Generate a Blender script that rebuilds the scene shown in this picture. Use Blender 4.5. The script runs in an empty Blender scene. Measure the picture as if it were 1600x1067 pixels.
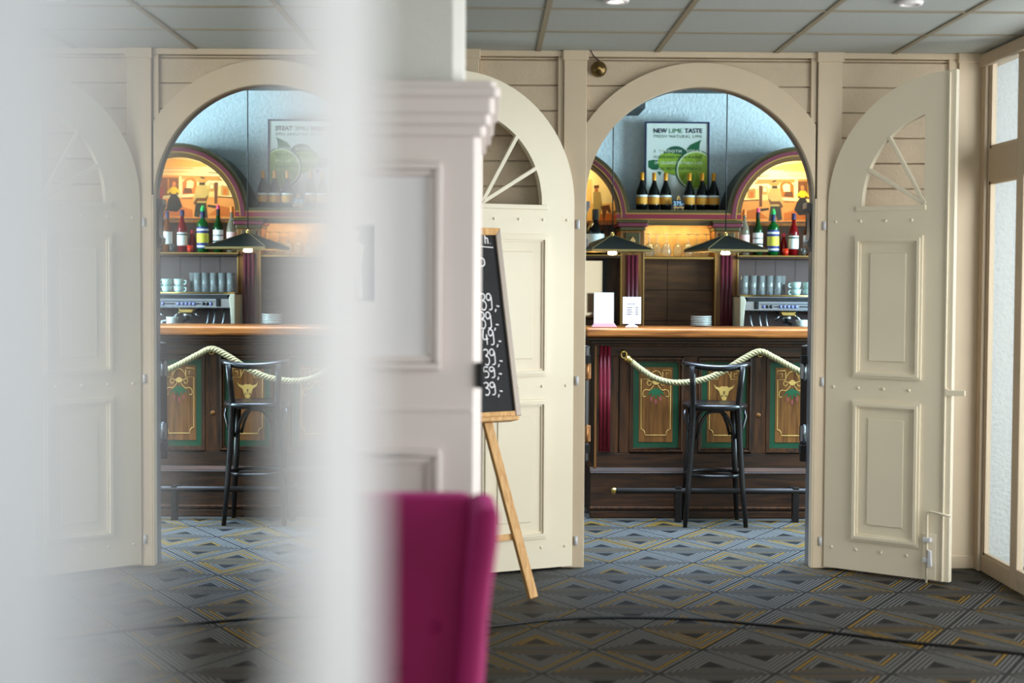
import bpy, bmesh, math, random
from mathutils import Vector, Matrix
R = math.radians
random.seed(7)
S = bpy.context.scene
COL = S.collection

# ------------------------------------------------------------------ camera
CAMH = 1.455
F = 2400.0
cam_d = bpy.data.cameras.new('camera'); cam = bpy.data.objects.new('camera', cam_d); COL.objects.link(cam)
cam_d.sensor_width = 36.0; cam_d.lens = F / 1600 * 36; cam_d.clip_start = 0.01; cam_d.clip_end = 100
cam_d.dof.use_dof = True; cam_d.dof.focus_distance = 8.7; cam_d.dof.aperture_fstop = 1.8
YAW, PITCH, ROLL = math.atan(43 / F), math.atan(93.5 / F), R(0.3)
M_cam = Matrix.Rotation(-YAW, 4, 'Z') @ Matrix.Rotation(R(90) - PITCH, 4, 'X') @ Matrix.Rotation(ROLL, 4, 'Z')
M_cam.translation = (0, 0, CAMH)
cam.matrix_world = M_cam
S.camera = cam

# ------------------------------------------------------------------ light
S.view_settings.view_transform = 'Standard'
S.view_settings.look = 'None'
S.view_settings.gamma = 1.0
S.view_settings.use_curve_mapping = False
S.view_settings.exposure = 0.0
S.cycles.use_denoising = True
S.cycles.max_bounces = 10
S.cycles.transparent_max_bounces = 16
S.cycles.sample_clamp_indirect = 8.0
world = bpy.data.worlds.new('world'); S.world = world; world.use_nodes = True
bg = world.node_tree.nodes['Background']
bg.inputs['Color'].default_value = (0.66, 0.83, 1.0, 1)
bg.inputs['Strength'].default_value = 0.8

def area(name, loc, direction, sx, sy, power, col, spread=180):
    d = bpy.data.lights.new(name, 'AREA'); d.shape = 'RECTANGLE'; d.size = sx; d.size_y = sy
    d.energy = power; d.color = col; d.spread = R(spread)
    o = bpy.data.objects.new(name, d); COL.objects.link(o); o.location = loc
    o.rotation_euler = Vector(direction).to_track_quat('-Z', 'Y').to_euler()
    return o
# daylight through the glazed wall of the dining room and through the window of the bar room
area('daylight_dining_room', (3.6, 4.1, 1.6), (-1, 0.0, -0.05), 5.4, 2.8, 360, (1.0, 0.93, 0.90))
area('rear_fill_light', (-0.2, -3.1, 1.65), (0, 1, -0.02), 4.4, 1.9, 135, (1.0, 0.93, 0.84))  # unseen fill from behind the camera, added to brighten camera-facing surfaces
area('daylight_bar_window', (4.9, 9.3, 1.75), (-1, 0.25, -0.1), 1.9, 2.2, 560, (0.66, 0.88, 0.97))
area('skylight_bar_room', (1.9, 8.78, 2.84), (0, 0, -1), 3.8, 1.15, 200, (0.56, 0.76, 1.0), 82)

# ------------------------------------------------------------------ helpers
def P(px, py, Y):
    """world X,Z on the plane at depth Y behind pixel (px,py) of the photograph"""
    d = M_cam.to_3x3() @ Vector(((px - 800) / F, -(py - 533.5) / F, -1.0))
    t = Y / d.y
    return d.x * t, CAMH + d.z * t
def PX(px, Y, py=450): return P(px, py, Y)[0]
def PZ(py, Y, px=1090): return P(px, py, Y)[1]

def lin(r, g, b):
    f = lambda c: (c / 255 / 12.92) if c <= 10 else ((c / 255 + 0.055) / 1.055) ** 2.4
    return (f(r), f(g), f(b), 1)

def mat(name, rgb, rough=0.5, metal=0.0, noise=0.0, nscale=30, bump=0.0, bscale=60, coat=0.0, emit=None, estr=0.0, trans=0.0, ior=1.45):
    m = bpy.data.materials.new(name); m.use_nodes = True
    nt = m.node_tree; b = nt.nodes['Principled BSDF']
    c = lin(*rgb)
    b.inputs['Base Color'].default_value = c
    b.inputs['Roughness'].default_value = rough; b.inputs['Metallic'].default_value = metal
    b.inputs['Coat Weight'].default_value = coat; b.inputs['Coat Roughness'].default_value = 0.1
    b.inputs['Transmission Weight'].default_value = trans; b.inputs['IOR'].default_value = ior
    if emit: b.inputs['Emission Color'].default_value = lin(*emit); b.inputs['Emission Strength'].default_value = estr
    tc = nt.nodes.new('ShaderNodeTexCoord')
    if noise:
        n = nt.nodes.new('ShaderNodeTexNoise'); n.inputs['Scale'].default_value = nscale; n.inputs['Detail'].default_value = 4
        nt.links.new(tc.outputs['Object'], n.inputs['Vector'])
        mx = nt.nodes.new('ShaderNodeMix'); mx.data_type = 'RGBA'; mx.blend_type = 'MULTIPLY'; mx.inputs[0].default_value = 1
        rmp = nt.nodes.new('ShaderNodeMapRange'); rmp.inputs[1].default_value = 0.3; rmp.inputs[2].default_value = 0.7
        rmp.inputs[3].default_value = 1 - noise; rmp.inputs[4].default_value = 1.0
        nt.links.new(n.outputs['Fac'], rmp.inputs[0]); nt.links.new(rmp.outputs[0], mx.inputs[7]); mx.inputs[6].default_value = c
        nt.links.new(mx.outputs[2], b.inputs['Base Color'])
    if bump:
        n2 = nt.nodes.new('ShaderNodeTexNoise'); n2.inputs['Scale'].default_value = bscale; n2.inputs['Detail'].default_value = 3
        nt.links.new(tc.outputs['Object'], n2.inputs['Vector'])
        bp = nt.nodes.new('ShaderNodeBump'); bp.inputs['Strength'].default_value = bump; bp.inputs['Distance'].default_value = 0.01
        nt.links.new(n2.outputs['Fac'], bp.inputs['Height']); nt.links.new(bp.outputs['Normal'], b.inputs['Normal'])
    return m

def wood(name, dark, light, rough=0.4, scale=(14, 14, 1.2), coat=0.0, bump=0.05):
    m = bpy.data.materials.new(name); m.use_nodes = True
    nt = m.node_tree; b = nt.nodes['Principled BSDF']; b.inputs['Roughness'].default_value = rough; b.inputs['Specular IOR Level'].default_value = 0.3
    b.inputs['Coat Weight'].default_value = coat; b.inputs['Coat Roughness'].default_value = 0.15
    tc = nt.nodes.new('ShaderNodeTexCoord'); mp = nt.nodes.new('ShaderNodeMapping'); mp.inputs['Scale'].default_value = scale
    n = nt.nodes.new('ShaderNodeTexNoise'); n.inputs['Scale'].default_value = 3; n.inputs['Detail'].default_value = 6; n.inputs['Distortion'].default_value = 0.6
    cr = nt.nodes.new('ShaderNodeValToRGB'); cr.color_ramp.elements[0].position = 0.32; cr.color_ramp.elements[1].position = 0.7
    cr.color_ramp.elements[0].color = lin(*dark); cr.color_ramp.elements[1].color = lin(*light)
    nt.links.new(tc.outputs['Object'], mp.inputs['Vector']); nt.links.new(mp.outputs[0], n.inputs['Vector'])
    nt.links.new(n.outputs['Fac'], cr.inputs[0]); nt.links.new(cr.outputs[0], b.inputs['Base Color'])
    bp = nt.nodes.new('ShaderNodeBump'); bp.inputs['Strength'].default_value = bump * 4; bp.inputs['Distance'].default_value = 0.004
    nt.links.new(n.outputs['Fac'], bp.inputs['Height']); nt.links.new(bp.outputs['Normal'], b.inputs['Normal'])
    return m

def pane_mat(name, tint=(0.93, 0.97, 0.97), gl=0.06):
    m = bpy.data.materials.new(name); m.use_nodes = True; nt = m.node_tree
    nt.nodes.remove(nt.nodes['Principled BSDF'])
    t = nt.nodes.new('ShaderNodeBsdfTransparent'); t.inputs[0].default_value = (*tint, 1)
    g = nt.nodes.new('ShaderNodeBsdfGlossy'); g.inputs['Roughness'].default_value = 0.02
    fr = nt.nodes.new('ShaderNodeLayerWeight'); fr.inputs[0].default_value = 0.5
    pw = nt.nodes.new('ShaderNodeMath'); pw.operation = 'POWER'; pw.inputs[1].default_value = 5.0
    ml = nt.nodes.new('ShaderNodeMath'); ml.operation = 'MULTIPLY_ADD'; ml.inputs[1].default_value = 0.9; ml.inputs[2].default_value = 0.04
    nt.links.new(fr.outputs['Facing'], pw.inputs[0]); nt.links.new(pw.outputs[0], ml.inputs[0])
    mx = nt.nodes.new('ShaderNodeMixShader')
    nt.links.new(ml.outputs[0], mx.inputs[0]); nt.links.new(t.outputs[0], mx.inputs[1]); nt.links.new(g.outputs[0], mx.inputs[2])
    nt.links.new(mx.outputs[0], nt.nodes['Material Output'].inputs[0])
    return m

class MB:
    def __init__(s): s.v = []; s.f = []; s.m = []; s.sm = []; s.mats = []; s.cur = 0
    def mat(s, m):
        if m not in s.mats: s.mats.append(m)
        s.cur = s.mats.index(m); return s
    def face(s, idx, smooth=False): s.f.append(idx); s.m.append(s.cur); s.sm.append(smooth)
    def box(s, x0, x1, y0, y1, z0, z1):
        return s.obox(Vector(((x0+x1)/2, (y0+y1)/2, (z0+z1)/2)), Vector((1,0,0)), Vector((0,1,0)), Vector((0,0,1)), abs(x1-x0)/2, abs(y1-y0)/2, abs(z1-z0)/2)
    def obox(s, c, a, b, d, ha, hb, hd):
        n = len(s.v); c = Vector(c)
        for i in (-1, 1):
            for j in (-1, 1):
                for k in (-1, 1): s.v.append(c + a*ha*i + b*hb*j + d*hd*k)
        for q in ((0,1,3,2),(4,6,7,5),(0,4,5,1),(2,3,7,6),(0,2,6,4),(1,5,7,3)): s.face([n+i for i in q])
        return s
    def beam(s, p, q, w, t, up=(0, 0, 1)):
        """rectangular bar from p to q"""
        p, q = Vector(p), Vector(q); d = (q-p); L = d.length; d.normalize()
        a = d.cross(Vector(up))
        if a.length < 1e-4: a = d.cross(Vector((1, 0, 0)))
        a.normalize(); b = a.cross(d).normalized()
        return s.obox((p+q)/2, a, b, d, w/2, t/2, L/2)
    def prism(s, poly, e0, e1, f=None):
        """poly of (x,z) extruded from y=e0 to y=e1; f maps (x,y,z) to a point"""
        f = f or (lambda x, y, z: Vector((x, y, z)))
        n = len(s.v); k = len(poly)
        for (x, z) in poly: s.v.append(f(x, e0, z))
        for (x, z) in poly: s.v.append(f(x, e1, z))
        s.face([n+i for i in range(k)]); s.face([n+k+i for i in reversed(range(k))])
        for i in range(k):
            j = (i+1) % k; s.face([n+i, n+j, n+k+j, n+k+i])
        return s
    def flat(s, poly, y, f=None):
        f = f or (lambda x, yy, z: Vector((x, yy, z)))
        n = len(s.v)
        for (x, z) in poly: s.v.append(f(x, y, z))
        s.face([n+i for i in range(len(poly))]); return s
    def tube(s, pts, r, n=8, closed=False, caps=True):
        pts = [Vector(p) for p in pts]; k = len(pts); base = len(s.v)
        rr = r if isinstance(r, (list, tuple)) else [r]*k
        ref = None
        for i, p in enumerate(pts):
            if closed: t = pts[(i+1) % k] - pts[i-1]
            else: t = pts[min(i+1, k-1)] - pts[max(i-1, 0)]
            t.normalize()
            if ref is None:
                ref = Vector((0, 0, 1)) if abs(t.z) < 0.9 else Vector((1, 0, 0))
            ref = (ref - t*ref.dot(t))
            if ref.length < 1e-5: ref = t.orthogonal()
            ref.normalize(); b = t.cross(ref)
            for j in range(n):
                a = 2*math.pi*j/n
                s.v.append(p + (ref*math.cos(a) + b*math.sin(a))*rr[i])
        for i in range(k if closed else k-1):
            for j in range(n):
                i2 = (i+1) % k; j2 = (j+1) % n
                s.face([base+i*n+j, base+i*n+j2, base+i2*n+j2, base+i2*n+j], True)
        if caps and not closed:
            s.face([base+j for j in range(n)]); s.face([base+(k-1)*n+j for j in range(n)])
        return s
    def lathe(s, prof, c=(0, 0, 0), n=20, a0=0.0, a1=2*math.pi, ax='z'):
        base = len(s.v); c = Vector(c); full = abs(a1-a0-2*math.pi) < 1e-6; cols = n if full else n+1
        for (r, z) in prof:
            for j in range(cols):
                a = a0 + (a1-a0)*j/n
                if ax == 'z': p = Vector((r*math.cos(a), r*math.sin(a), z))
                elif ax == 'y': p = Vector((r*math.cos(a), z, r*math.sin(a)))
                else: p = Vector((z, r*math.cos(a), r*math.sin(a)))
                s.v.append(c + p)
        for i in range(len(prof)-1):
            for j in range(n):
                j2 = (j+1) % cols
                s.face([base+i*cols+j, base+i*cols+j2, base+(i+1)*cols+j2, base+(i+1)*cols+j], True)
        return s
    def build(s, name, m=None, parent=None, bevel=0.0, seg=2, sub=0):
        me = bpy.data.meshes.new(name)
        bm = bmesh.new()
        vs = [bm.verts.new(v) for v in s.v]
        for idx, mi, sm in zip(s.f, s.m, s.sm):
            try: f = bm.faces.new([vs[i] for i in idx])
            except ValueError: continue
            f.material_index = mi; f.smooth = sm
        bmesh.ops.remove_doubles(bm, verts=bm.verts, dist=1e-6)
        bmesh.ops.recalc_face_normals(bm, faces=bm.faces)
        bm.to_mesh(me); bm.free()
        if s.mats:
            for mm in s.mats: me.materials.append(mm)
        elif m: me.materials.append(m)
        o = bpy.data.objects.new(name, me); COL.objects.link(o)
        if parent:
            o.parent = parent
            o.matrix_parent_inverse = Matrix.Translation(-parent_world(parent))
        if bevel:
            md = o.modifiers.new('bevel', 'BEVEL'); md.width = bevel; md.segments = seg; md.limit_method = 'ANGLE'; md.angle_limit = R(40)
        if sub:
            md = o.modifiers.new('sub', 'SUBSURF'); md.levels = sub; md.render_levels = sub
        return o

def parent_world(o):
    v = Vector((0, 0, 0))
    while o:
        v = v + o.location + (o.matrix_parent_inverse.translation if o.parent else Vector((0, 0, 0)))
        o = o.parent
    return v
def tag(o, label=None, cat=None, group=None, kind=None):
    if label: o['label'] = label
    if cat: o['category'] = cat
    if group: o['group'] = group
    if kind: o['kind'] = kind
    return o
def thing(name, label, cat, loc=(0, 0, 0), group=None, kind=None):
    o = bpy.data.objects.new(name, None); COL.objects.link(o); o.location = loc; o.empty_display_size = 0.05
    return tag(o, label, cat, group, kind)
def B(x0, x1, y0, y1, z0, z1): return MB().box(x0, x1, y0, y1, z0, z1)
def copy_tree(o, parent=None):
    c = o.copy(); COL.objects.link(c)
    if parent: c.parent = parent; c.matrix_parent_inverse = o.matrix_parent_inverse.copy()
    for ch in list(o.children): copy_tree(ch, c)
    return c
def text_mesh(name, s, size, m, f, parent, align='LEFT', bold=0.0, space=1.0, thick=0.0006, width=None):
    """flat lettering; f maps local (x,y) of the text to a world point"""
    cu = bpy.data.curves.new('t', 'FONT'); cu.body = s; cu.size = size; cu.align_x = align; cu.offset = bold; cu.space_character = space; cu.resolution_u = 3
    ob = bpy.data.objects.new('t', cu); COL.objects.link(ob)
    dg = bpy.context.evaluated_depsgraph_get(); dg.update()
    me = bpy.data.meshes.new_from_object(ob.evaluated_get(dg))
    bpy.data.objects.remove(ob); bpy.data.curves.remove(cu)
    k = 1.0
    if width and len(me.vertices):
        xs = [v.co.x for v in me.vertices]; k = width / (max(xs) - min(xs))
    for v in me.vertices: v.co = f(v.co.x*k, v.co.y)
    me.materials.clear(); me.materials.append(m); me.name = name
    o = bpy.data.objects.new(name, me); COL.objects.link(o)
    if parent:
        o.parent = parent; o.matrix_parent_inverse = Matrix.Translation(-parent_world(parent))
    return o
def arc(cx, cz, r, a0, a1, n): return [(cx + r*math.cos(R(a0 + (a1-a0)*i/n)), cz + r*math.sin(R(a0 + (a1-a0)*i/n))) for i in range(n+1)]

# ------------------------------------------------------------------ materials
M_post = mat('post_paint', (208, 190, 164), 0.45, noise=0.06, nscale=6, bump=0.05, bscale=40)
M_plank = mat('plank_paint', (202, 184, 159), 0.55, noise=0.10, nscale=9, bump=0.30, bscale=70)
M_leaf = mat('leaf_paint', (232, 221, 198), 0.38, noise=0.03, nscale=4)
M_white = mat('white_gloss_paint', (236, 232, 234), 0.4)
M_pgrey = mat('pale_grey', (202, 203, 208), 0.4)
M_column = mat('column_paint', (226, 214, 210), 0.4, noise=0.02, nscale=5)
M_plaster = mat('plaster_white', (222, 220, 214), 0.85, bump=0.3, bscale=180, noise=0.03)
M_ceil = mat('ceiling_tile', (184, 190, 188), 0.9, noise=0.16, nscale=160, bump=0.2, bscale=220)
M_tbar = mat('t_bar', (146, 136, 116), 0.5)
M_glasswall = mat('window_frame_paint', (198, 180, 156), 0.5, noise=0.07, nscale=5)
M_stucco = mat('stucco_blue_white', (214, 226, 232), 0.9, noise=0.10, nscale=30, bump=0.9, bscale=42)
M_stucco_out = mat('stucco_outside', (200, 208, 212), 0.9, noise=0.08, nscale=60, bump=0.9, bscale=45)
M_pane = pane_mat('window_glass')
M_clear = mat('clear_glass', (245, 252, 250), 0.03, trans=0.95, ior=1.4)
M_mirror = mat('mirror_silver', (236, 238, 238), 0.0, metal=1.0)
M_dark = wood('dark_wood', (26, 13, 5), (80, 44, 15), 0.5, coat=0.03)
M_darkh = wood('dark_wood_rails', (26, 13, 5), (66, 36, 13), 0.5, scale=(1.2, 14, 14), coat=0.06)
M_mid = wood('golden_brown_wood', (92, 54, 22), (140, 90, 40), 0.4, scale=(22, 22, 1.0))
M_honey = wood('honey_wood', (112, 60, 18), (172, 104, 44), 0.5, scale=(1.0, 12, 14), coat=0.08)
M_pine = wood('pine', (190, 140, 82), (222, 178, 120), 0.5, scale=(20, 20, 1.4))
M_brown = wood('brown_panel', (60, 36, 18), (96, 60, 30), 0.5, scale=(1.0, 10, 12))
M_olive = mat('olive_paint', (64, 54, 24), 0.4)
M_bandb = mat('band_brown', (98, 66, 28), 0.4)
M_green = mat('green_paint', (8, 68, 40), 0.45, noise=0.08, nscale=12)
M_gold = mat('gold_paint', (172, 130, 56), 0.4, metal=0.2)
M_goldl = mat('gold_line', (214, 172, 92), 0.4)
M_purple = mat('plum_paint', (98, 32, 50), 0.4)
M_red = mat('crimson_paint', (118, 22, 42), 0.35)
M_brass = mat('brass', (206, 170, 96), 0.28, metal=1.0)
M_copper = mat('worn_copper', (196, 140, 92), 0.4, metal=0.8, noise=0.3, nscale=60)
M_steel = mat('steel', (158, 162, 170), 0.25, metal=1.0)
M_steeld = mat('dark_steel', (60, 62, 66), 0.35, metal=0.8)
M_black = mat('black_lacquer', (17, 10, 11), 0.32, coat=0.1)
M_blackm = mat('black_matte', (16, 16, 17), 0.6)
M_lampmetal = mat('lamp_metal', (16, 17, 11), 0.6, metal=0.0, noise=0.3, nscale=40)
M_lampmetal.node_tree.nodes['Principled BSDF'].inputs['Specular IOR Level'].default_value = 0.08
M_bulb = mat('bulb', (255, 230, 190), 0.3, emit=(255, 214, 150), estr=45.0)
M_down = mat('downlight_glow', (255, 255, 250), 0.3, emit=(255, 250, 238), estr=6.0)
M_porc = mat('porcelain', (226, 232, 232), 0.2, coat=0.4)
M_teal = mat('teal_porcelain', (186, 212, 210), 0.25, coat=0.4)
M_card = mat('white_card', (244, 242, 246), 0.6)
M_acry = mat('rose_acrylic', (214, 160, 168), 0.2)
M_ink = mat('grey_ink', (120, 112, 116), 0.7)
M_navy = mat('navy_frame', (16, 30, 74), 0.4)
M_paper = mat('poster_paper', (206, 212, 206), 0.7)
M_inkn = mat('navy_ink', (20, 26, 58), 0.7)
M_inkg = mat('green_ink', (20, 110, 70), 0.7)
M_inkd = mat('dark_green_ink', (22, 78, 56), 0.7)
M_lime = mat('lime_print', (140, 172, 44), 0.7, noise=0.25, nscale=20)
M_limeh = mat('lime_flesh_print', (158, 186, 70), 0.7, noise=0.2, nscale=30)
M_leafp = mat('leaf_print', (20, 92, 54), 0.7)
M_pale = mat('pale_print', (206, 220, 176), 0.7)
M_chalkb = mat('chalkboard', (34, 35, 39), 0.75, noise=0.25, nscale=14)
M_chalk = mat('chalk', (236, 234, 240), 0.9)
M_silver = mat('silver_trim', (158, 146, 136), 0.45, metal=0.3)
M_rope = mat('rope_fibre', (172, 158, 116), 0.8, bump=0.5, bscale=300, noise=0.15, nscale=120)
M_tilew = mat('brown_grey_tile', (90, 73, 71), 0.3, noise=0.08, nscale=10)
M_cable = mat('black_cable', (14, 14, 14), 0.5)
M_bronze = mat('bell_bronze', (128, 108, 70), 0.35, metal=0.9, noise=0.2, nscale=80)
M_greyc = mat('bar_ceiling_paint', (70, 76, 78), 0.8)
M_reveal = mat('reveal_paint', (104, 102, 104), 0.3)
M_magenta = mat('magenta_velvet', (150, 14, 88), 0.75, noise=0.14, nscale=5, bump=0.15, bscale=400)
M_magenta.node_tree.nodes['Principled BSDF'].inputs['Sheen Weight'].default_value = 0.45
M_magenta.node_tree.nodes['Principled BSDF'].inputs['Sheen Tint'].default_value = lin(240, 90, 180)

def carpet():
    m = bpy.data.materials.new('carpet'); m.use_nodes = True; nt = m.node_tree; L = nt.links.new
    b = nt.nodes['Principled BSDF']; b.inputs['Roughness'].default_value = 0.62
    b.inputs['Specular IOR Level'].default_value = 0.15
    tc = nt.nodes.new('ShaderNodeTexCoord'); sp = nt.nodes.new('ShaderNodeSeparateXYZ'); L(tc.outputs['Object'], sp.inputs[0])
    def mth(op, a, c=None, d=None):
        n = nt.nodes.new('ShaderNodeMath'); n.operation = op
        for i, v in enumerate((a, c, d)):
            if v is None: continue
            if isinstance(v, (int, float)): n.inputs[i].default_value = v
            else: L(v, n.inputs[i])
        return n.outputs[0]
    side = 0.435; h = side*math.sqrt(3)/2
    x = mth('DIVIDE', mth('ADD', sp.outputs[0], CARP[0]), h); y = mth('DIVIDE', mth('ADD', sp.outputs[1], CARP[1]), h)
    a1 = y
    a2 = mth('SUBTRACT', mth('MULTIPLY', x, -math.sqrt(3)/2), mth('MULTIPLY', y, 0.5))
    a3 = mth('SUBTRACT', mth('MULTIPLY', x, math.sqrt(3)/2), mth('MULTIPLY', y, 0.5))
    fr = [mth('FRACT', a) for a in (a1, a2, a3)]
    fl = [mth('FLOOR', a) for a in (a1, a2, a3)]
    sm = mth('ADD', mth('ADD', fr[0], fr[1]), fr[2])
    up = mth('LESS_THAN', sm, 1.5)
    lo = mth('MINIMUM', mth('MINIMUM', fr[0], fr[1]), fr[2])
    hi = mth('SUBTRACT', 1.0, mth('MAXIMUM', mth('MAXIMUM', fr[0], fr[1]), fr[2]))
    dmin = mth('ADD', mth('MULTIPLY', lo, up), mth('MULTIPLY', hi, mth('SUBTRACT', 1.0, up)))
    t = mth('MULTIPLY', dmin, 3.0)                       # 0 at the edge, 1 in the middle
    NR = 7.0
    ring = mth('FLOOR', mth('MULTIPLY', t, NR))
    ph = mth('FRACT', mth('MULTIPLY', t, NR))
    line = mth('MULTIPLY', mth('GREATER_THAN', ph, 0.5), mth('LESS_THAN', t, 5.4/NR))
    cm = nt.nodes.new('ShaderNodeCombineXYZ'); L(mth('ADD', mth('ADD', fl[0], mth('MULTIPLY', fl[1], 7.3)), mth('MULTIPLY', up, 3.1)), cm.inputs[0]); L(mth('MULTIPLY', fl[2], 3.7), cm.inputs[1]); L(ring, cm.inputs[2])
    wn = nt.nodes.new('ShaderNodeTexWhiteNoise'); wn.noise_dimensions = '3D'; L(cm.outputs[0], wn.inputs['Vector'])
    ishor = mth('ADD', mth('MULTIPLY', up, mth('LESS_THAN', mth('SUBTRACT', fr[0], lo), 0.0001)), mth('MULTIPLY', mth('SUBTRACT', 1.0, up), mth('LESS_THAN', mth('SUBTRACT', mth('SUBTRACT', 1.0, fr[0]), hi), 0.0001)))
    yel = mth('GREATER_THAN', wn.outputs['Value'], 0.83)
    def mix(fac, A, Bc):
        n = nt.nodes.new('ShaderNodeMix'); n.data_type = 'RGBA'; L(fac, n.inputs[0])
        for k, v in ((6, A), (7, Bc)):
            if isinstance(v, tuple): n.inputs[k].default_value = v
            else: L(v, n.inputs[k])
        return n.outputs[2]
    stripe = mix(yel, lin(88, 87, 84), lin(120, 92, 24))
    base = mix(mth('LESS_THAN', t, 5.4/NR), lin(13, 12, 12), lin(20, 20, 21))
    c = mix(line, base, stripe)
    c = mix(mth('MULTIPLY', mth('MULTIPLY', ishor, 0.6), mth('LESS_THAN', t, 5.4/NR)), c, lin(43, 39, 34))
    ns = nt.nodes.new('ShaderNodeTexNoise'); ns.inputs['Scale'].default_value = 260; ns.inputs['Detail'].default_value = 2; L(tc.outputs['Object'], ns.inputs['Vector'])
    mp = nt.nodes.new('ShaderNodeMapRange'); mp.inputs[3].default_value = 0.7; mp.inputs[4].default_value = 1.2; L(ns.outputs['Fac'], mp.inputs[0])
    n = nt.nodes.new('ShaderNodeMix'); n.data_type = 'RGBA'; n.blend_type = 'MULTIPLY'; n.inputs[0].default_value = 1; L(c, n.inputs[6]); L(mp.outputs[0], n.inputs[7])
    L(n.outputs[2], b.inputs['Base Color'])
    return m
CARP = (0.0, 0.0)
M_carpet = carpet()

# ------------------------------------------------------------------ setting
W = 7.80            # front face of the arch wall
ZC = 2.62           # dining room ceiling
XR = PX(1530, W)    # glazed wall on the right
def struct(o, label=None, cat=None): return tag(o, label, cat, kind='structure')
struct(B(-3.2, 6.0, -2.6, 12.2, -0.1, 0.0).build('floor', M_carpet), 'grey carpet of striped triangles with yellow lines running through both rooms', 'floor')

YB = W + 0.10
# ceiling: slab, tiles and bars
ceil = struct(B(-3.2, XR+0.15, -2.6, YB, ZC+0.03, ZC+0.13).build('ceiling', M_ceil), 'grey suspended tile ceiling of the front room', 'ceiling')
X0c, Y0c = 0.265, 7.19
xs = [X0c + 0.6*k for k in range(-6, 5)]; ys = [Y0c - 0.6*k for k in range(-1, 18)]
tile_me = None; n_t = 0; far = MB()
for i in range(len(xs)-1):
    for j in range(len(ys)-1):
        xa, xb, ya, yb = xs[i], xs[i+1], ys[j+1], ys[j]
        xb = min(xb, XR+0.05); yb = min(yb, W-0.0)
        if yb - ya < 0.05 or xb - xa < 0.05: continue
        bx = (xa+0.006, xb-0.006, ya+0.006, yb-0.006, ZC, ZC+0.03)
        if ya > 5.0: B(*bx).build('ceiling_tile', M_ceil, ceil)
        else: far.box(*bx)
o = far.build('ceiling_tile_field', M_ceil, ceil); o['kind'] = 'stuff'
for x in xs: B(x-0.012, x+0.012, -2.6, W, ZC-0.006, ZC+0.001).build('ceiling_bar', M_tbar, ceil)
for y in ys[1:]: B(-3.2, XR, y-0.012, y+0.012, ZC-0.005, ZC+0.001).build('ceiling_bar', M_tbar, ceil)

# arch wall
XL = PX(913, W, 600); XRJ = PX(1268, W, 600); CX = (XL+XRJ)/2; RI = (XRJ-XL)/2
ZTOP = PZ(136, W); ZS = ZTOP - RI; RO = PZ(99, W) - ZS
YB = W + 0.10
wall = MB()
wall.box(-3.2, XL-0.004, W+0.03, YB, 0, ZC+0.05); wall.box(XRJ+0.004, 6.0, W+0.03, YB, 0, ZC+0.05)
pl = [(CX-RI-0.004, ZS)] + [(CX + (RI+0.004)*math.cos(R(a)), ZS + (RI+0.004)*math.sin(R(a))) for a in range(176, 0, -4)] + [(CX+RI+0.004, ZS), (CX+RI+0.004, ZC+0.05), (CX-RI-0.004, ZC+0.05)]
wall.prism(pl, W+0.03, YB)
wall_o = struct(wall.build('wall_back', M_post), 'cream boarded wall with an arched doorway into the bar', 'wall')
# surround of the arch: ring and inner lining
ring = MB()
N = 48
pin = [(CX + RI*math.cos(R(180 - 180*i/N)), ZS + RI*math.sin(R(180 - 180*i/N))) for i in range(N+1)]
pout = [(x, ZS + math.sqrt(max(RO*RO - (x-CX)**2, 0))) for (x, z) in pin]
for i in range(N):
    q = [pin[i], pin[i+1], pout[i+1], pout[i]]
    n = len(ring.v)
    for (x, z) in q: ring.v.append(Vector((x, W-0.025, z)))
    for (x, z) in q: ring.v.append(Vector((x, W+0.035, z)))
    ring.face([n, n+1, n+2, n+3]); ring.face([n+4, n+7, n+6, n+5]); ring.face([n+3, n+2, n+6, n+7]); ring.face([n, n+4, n+5, n+1], True)
ring.build('arch_surround', M_post, wall_o)
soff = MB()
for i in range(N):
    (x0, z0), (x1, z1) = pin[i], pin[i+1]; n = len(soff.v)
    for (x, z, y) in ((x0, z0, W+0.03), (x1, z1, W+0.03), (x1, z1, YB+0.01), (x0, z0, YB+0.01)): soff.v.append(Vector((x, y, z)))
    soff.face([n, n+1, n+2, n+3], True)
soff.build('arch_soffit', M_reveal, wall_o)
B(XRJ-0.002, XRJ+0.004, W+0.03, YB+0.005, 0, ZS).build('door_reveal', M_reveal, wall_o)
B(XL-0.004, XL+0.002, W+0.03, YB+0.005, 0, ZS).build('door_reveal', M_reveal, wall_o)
# posts and their side strips
def post(pa, pb, y0=-0.03, cap=True):
    xa, xb = PX(pa, W, 100), PX(pb, W, 100)
    B(xa, xb, W+y0, W+0.035, 0, ZC).build('wall_post', M_post, wall_o, bevel=0.004)
    if cap: B(xa-0.006, xb+0.006, W+y0-0.012, W+0.03, ZC-0.05, ZC).build('post_cap', M_post, wall_o, bevel=0.004)
post(712, 749, -0.05); post(881, 917); post(1277, 1315); post(1496, 1532)
B(XL-0.075, XL, W-0.028, W+0.035, 0, ZS+0.02).build('wall_post', M_post, wall_o, bevel=0.003)
B(XRJ, XRJ+0.09, W-0.028, W+0.035, 0, ZS+0.02).build('wall_post', M_post, wall_o, bevel=0.003)
for pa, pb in ((872, 881), (1267, 1276), (1482, 1496)):
    z0 = 0 if pa != 1267 else ZS + RO*0.86
    if pa == 1267: z0 = ZS + math.sqrt(RO**2 - (PX(1267, W)-CX)**2)
    B(PX(pa, W, 100), PX(pb, W, 100), W-0.012, W+0.035, z0, ZC).build('corner_strip', M_post, wall_o, bevel=0.003)
B(-3.2, XR, W-0.02, W+0.03, ZC-0.03, ZC).build('cornice_strip', M_post, wall_o, bevel=0.004)
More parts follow.
